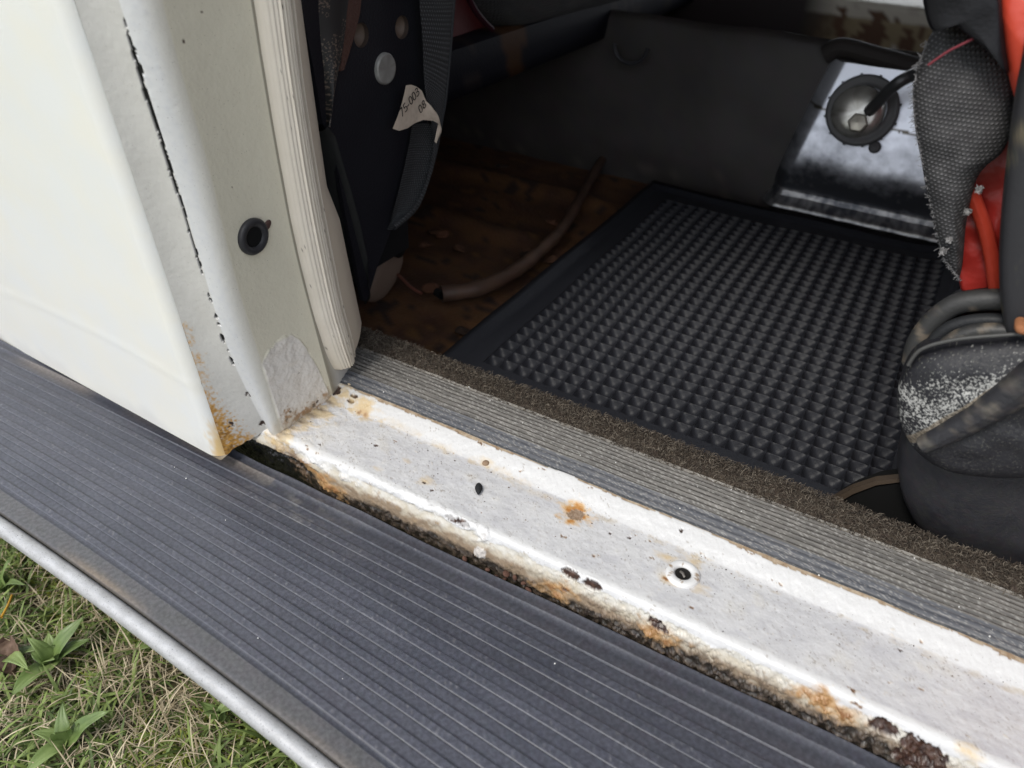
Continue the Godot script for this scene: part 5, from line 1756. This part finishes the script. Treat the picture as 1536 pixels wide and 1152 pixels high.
	var mi := MultiMeshInstance3D.new()
	mi.name = "white_crumbs"
	mi.multimesh = mm
	mi.material_override = mat(Color(0.7, 0.7, 0.68), 0.9)
	add_child(mi, true)
	tag(mi, "tiny white crumbs scattered over the black rubber ribs", "crumbs", "", "stuff")


# ---------------------------------------------------------------- lawn
func blade(len_: float, wide: float, bend: float, fold := 0.0, n := 6) -> ArrayMesh:
	return grid(n + 1, 3, func(i, j):
		var t: float = float(i) / n
		var w: float = wide * pow(sin(clampf(t * 0.88 + 0.12, 0.0, 1.0) * PI), 0.8)
		var s: float = (j - 1) * w
		return Vector3(s, len_ * (t - 0.25 * bend * t * t) * cos(bend * t * 0.6) + fold * absf(s), len_ * bend * t * t * 0.7), null, false)


func scatter(called: String, label: String, category: String, mesh: Mesh, n: int, lo: Color, hi: Color, lean: float, size: Vector2, test = null, translucent := 0.3) -> void:
	var mm := MultiMesh.new()
	mm.transform_format = MultiMesh.TRANSFORM_3D
	mm.use_colors = true
	mm.mesh = mesh
	var list := []
	while list.size() < n:
		var x := rng.randf_range(-1.35, 0.05)
		var z := rng.randf_range(-0.42, 0.30)
		var keep := 1.0
		if test != null:
			keep = test.call(x, z)
		if rng.randf() > keep:
			continue
		list.append(Vector3(x, 0.012 * fractal(x * 9.0, z * 9.0) - 0.002, z))
	mm.instance_count = n
	for i in n:
		var bs := Basis(Vector3.UP, rng.randf() * TAU) * Basis(Vector3.RIGHT, rng.randf_range(0.1, 1.0) * lean)
		var s := rng.randf_range(size.x, size.y)
		mm.set_instance_transform(i, Transform3D(bs.scaled(Vector3(s, s, s)), list[i]))
		mm.set_instance_color(i, lo.lerp(hi, rng.randf()))
	var mi := MultiMeshInstance3D.new()
	mi.name = called
	mi.multimesh = mm
	var m := mat(Color.WHITE, 0.65, 0.0, true)
	if translucent > 0.0:
		m.backlight_enabled = true
		m.backlight = Color(translucent, translucent, translucent * 0.5)
	m.cull_mode = BaseMaterial3D.CULL_DISABLED
	mi.material_override = m
	add_child(mi, true)
	tag(mi, label, category, "", "stuff")


func build_grass() -> void:
	var patch := func(x, z): return clampf(0.5 + 1.6 * fractal(x * 4.0, z * 4.0, 12.0), 0.06, 1.0)
	var bare := func(x, z): return clampf(0.55 - 1.6 * fractal(x * 4.0, z * 4.0, 12.0), 0.08, 1.0)
	scatter("dry_straw", "pale dry grass stalks matted between the green blades", "straw", blade(0.058, 0.0006, 0.8), 20000, Color(0.22, 0.17, 0.095), Color(0.56, 0.48, 0.33), 1.5, Vector2(0.5, 1.4), bare, 0.1)
	scatter("grass", "short green grass of the lawn below the running board", "grass", blade(0.050, 0.0015, 0.7), 21000, Color(0.055, 0.090, 0.018), Color(0.20, 0.26, 0.065), 1.2, Vector2(0.5, 1.3), patch, 0.35)
	scatter("moss", "bright green moss tufts low among the grass", "moss", blade(0.022, 0.0011, 0.6, 0.0, 3), 30000, Color(0.11, 0.16, 0.018), Color(0.30, 0.33, 0.05), 1.0, Vector2(0.5, 1.3), func(x, z): return clampf(fractal(x * 5.0, z * 5.0, 22.0) * 4.0, 0.0, 1.0), 0.3)
	# plantain rosettes
	var green := mat(Color.WHITE, 0.45, 0.0, true, tex_grain, 0.3, 10.0)
	green.backlight_enabled = true
	green.backlight = Color(0.2, 0.3, 0.08)
	var n := 0
	var ds := ["bushiest bright green plantain beside the grey trim strip", "young plantain with upright leaves in the lower left of the lawn", "dark plantain with flat leaves close under the running board", "low plantain half hidden in dry straw near the corner of the lawn", "single-leaved plantain by the metal edge strip", "small plantain sprouting between moss tufts"]
	for q in [[Vector3(-0.7626, 0.02, -0.225), 1.0, 8], [Vector3(-0.6551, 0.02, -0.1684), 0.9, 5], [Vector3(-0.6783, 0.02, -0.3131), 0.7, 5], [Vector3(-0.9218, 0.02, -0.2644), 0.7, 4], [Vector3(-0.5287, 0.02, -0.2802), 0.55, 4], [Vector3(-0.8148, 0.02, -0.201), 0.85, 5]]:
		var plant := thing("plantain_weed", ds[n], "weed", Vector3(q[0].x, 0.012, q[0].z), "plantain weeds in the lawn")
		for k in int(q[2]):
			var len_: float = rng.randf_range(0.034, 0.082) * q[1]
			var wd: float = rng.randf_range(0.0085, 0.0140) * q[1]
			var bend := rng.randf_range(0.5, 1.1)
			var tint := rng.randf()
			var leaf := grid(15, 9, func(i, j):
				var t: float = i / 14.0
				var w: float = wd * pow(sin(pow(t, 0.8) * PI), 0.9) * 1.0 + 0.0014 * (1.0 - t)
				var s: float = (j - 4) / 4.0
				return Vector3(s * w, len_ * (t - 0.3 * bend * t * t) + 0.10 * w * absf(s) + 0.0006 * cos(s * 9.0), len_ * bend * t * t * 0.75 + 0.002 * sin(t * 9.0 + k) * s), func(p):
				var u: float = fractal(p.x * 60.0, p.y * 30.0, k * 3.0)
				return Color(0.085, 0.135, 0.035).lerp(Color(0.22, 0.29, 0.10), clampf(0.25 + 0.6 * tint + u * 0.5 + 0.14 * cos(p.x * TAU * 3.0 / wd), 0.0, 1.0)), false)
			var lf := put("leaf", leaf, green, plant, plant.position)
			lf.rotation = Vector3(rng.randf_range(-0.25, 0.55), TAU * k / q[2] + rng.randf_range(-0.4, 0.4), 0)
		n += 1
	# curled dead leaf and a yellow stalk
	var dead := grid(16, 12, func(i, j):
		var t: float = i / 15.0
		var s: float = (j - 5.5) / 5.5
		var w: float = 0.018 * pow(sin(t * PI * 0.94 + 0.1), 0.7)
		return Vector3(s * w, 0.010 * s * s + 0.008 * sin(t * 5.0) + 0.003 * fn(t * 5.0, s * 3.0), -0.02 + 0.045 * t), func(p):
		var u: float = fractal(p.x * 90.0, p.z * 90.0, 1.0)
		return Color(0.07, 0.042, 0.028).lerp(Color(0.15, 0.095, 0.065), clampf(0.5 + u, 0.0, 1.0)), false)
	var dl := put("dead_leaf", dead, mat(Color.WHITE, 0.8, 0.0, true), self, Vector3(-0.8078, 0.03, -0.2027))
	dl.rotation = Vector3(0.3, 0.9, 0.2)
	tag(dl, "curled brown dead leaf lying in the grass beside the plantain", "dead leaf")
	var ys: Array = [Vector3(-0.8899, 0.03, -0.2573), Vector3(-0.8634, 0.045, -0.2405), Vector3(-0.8477, 0.05, -0.2237)]
	var yl := put("yellow_stalk", tube(smooth_line(PackedVector3Array(ys), 4), 0.0016, 6), mat(Color(0.55, 0.30, 0.03), 0.6), self)
	tag(yl, "orange-yellow grass stalk leaning in the lawn at the left edge", "grass stalk")
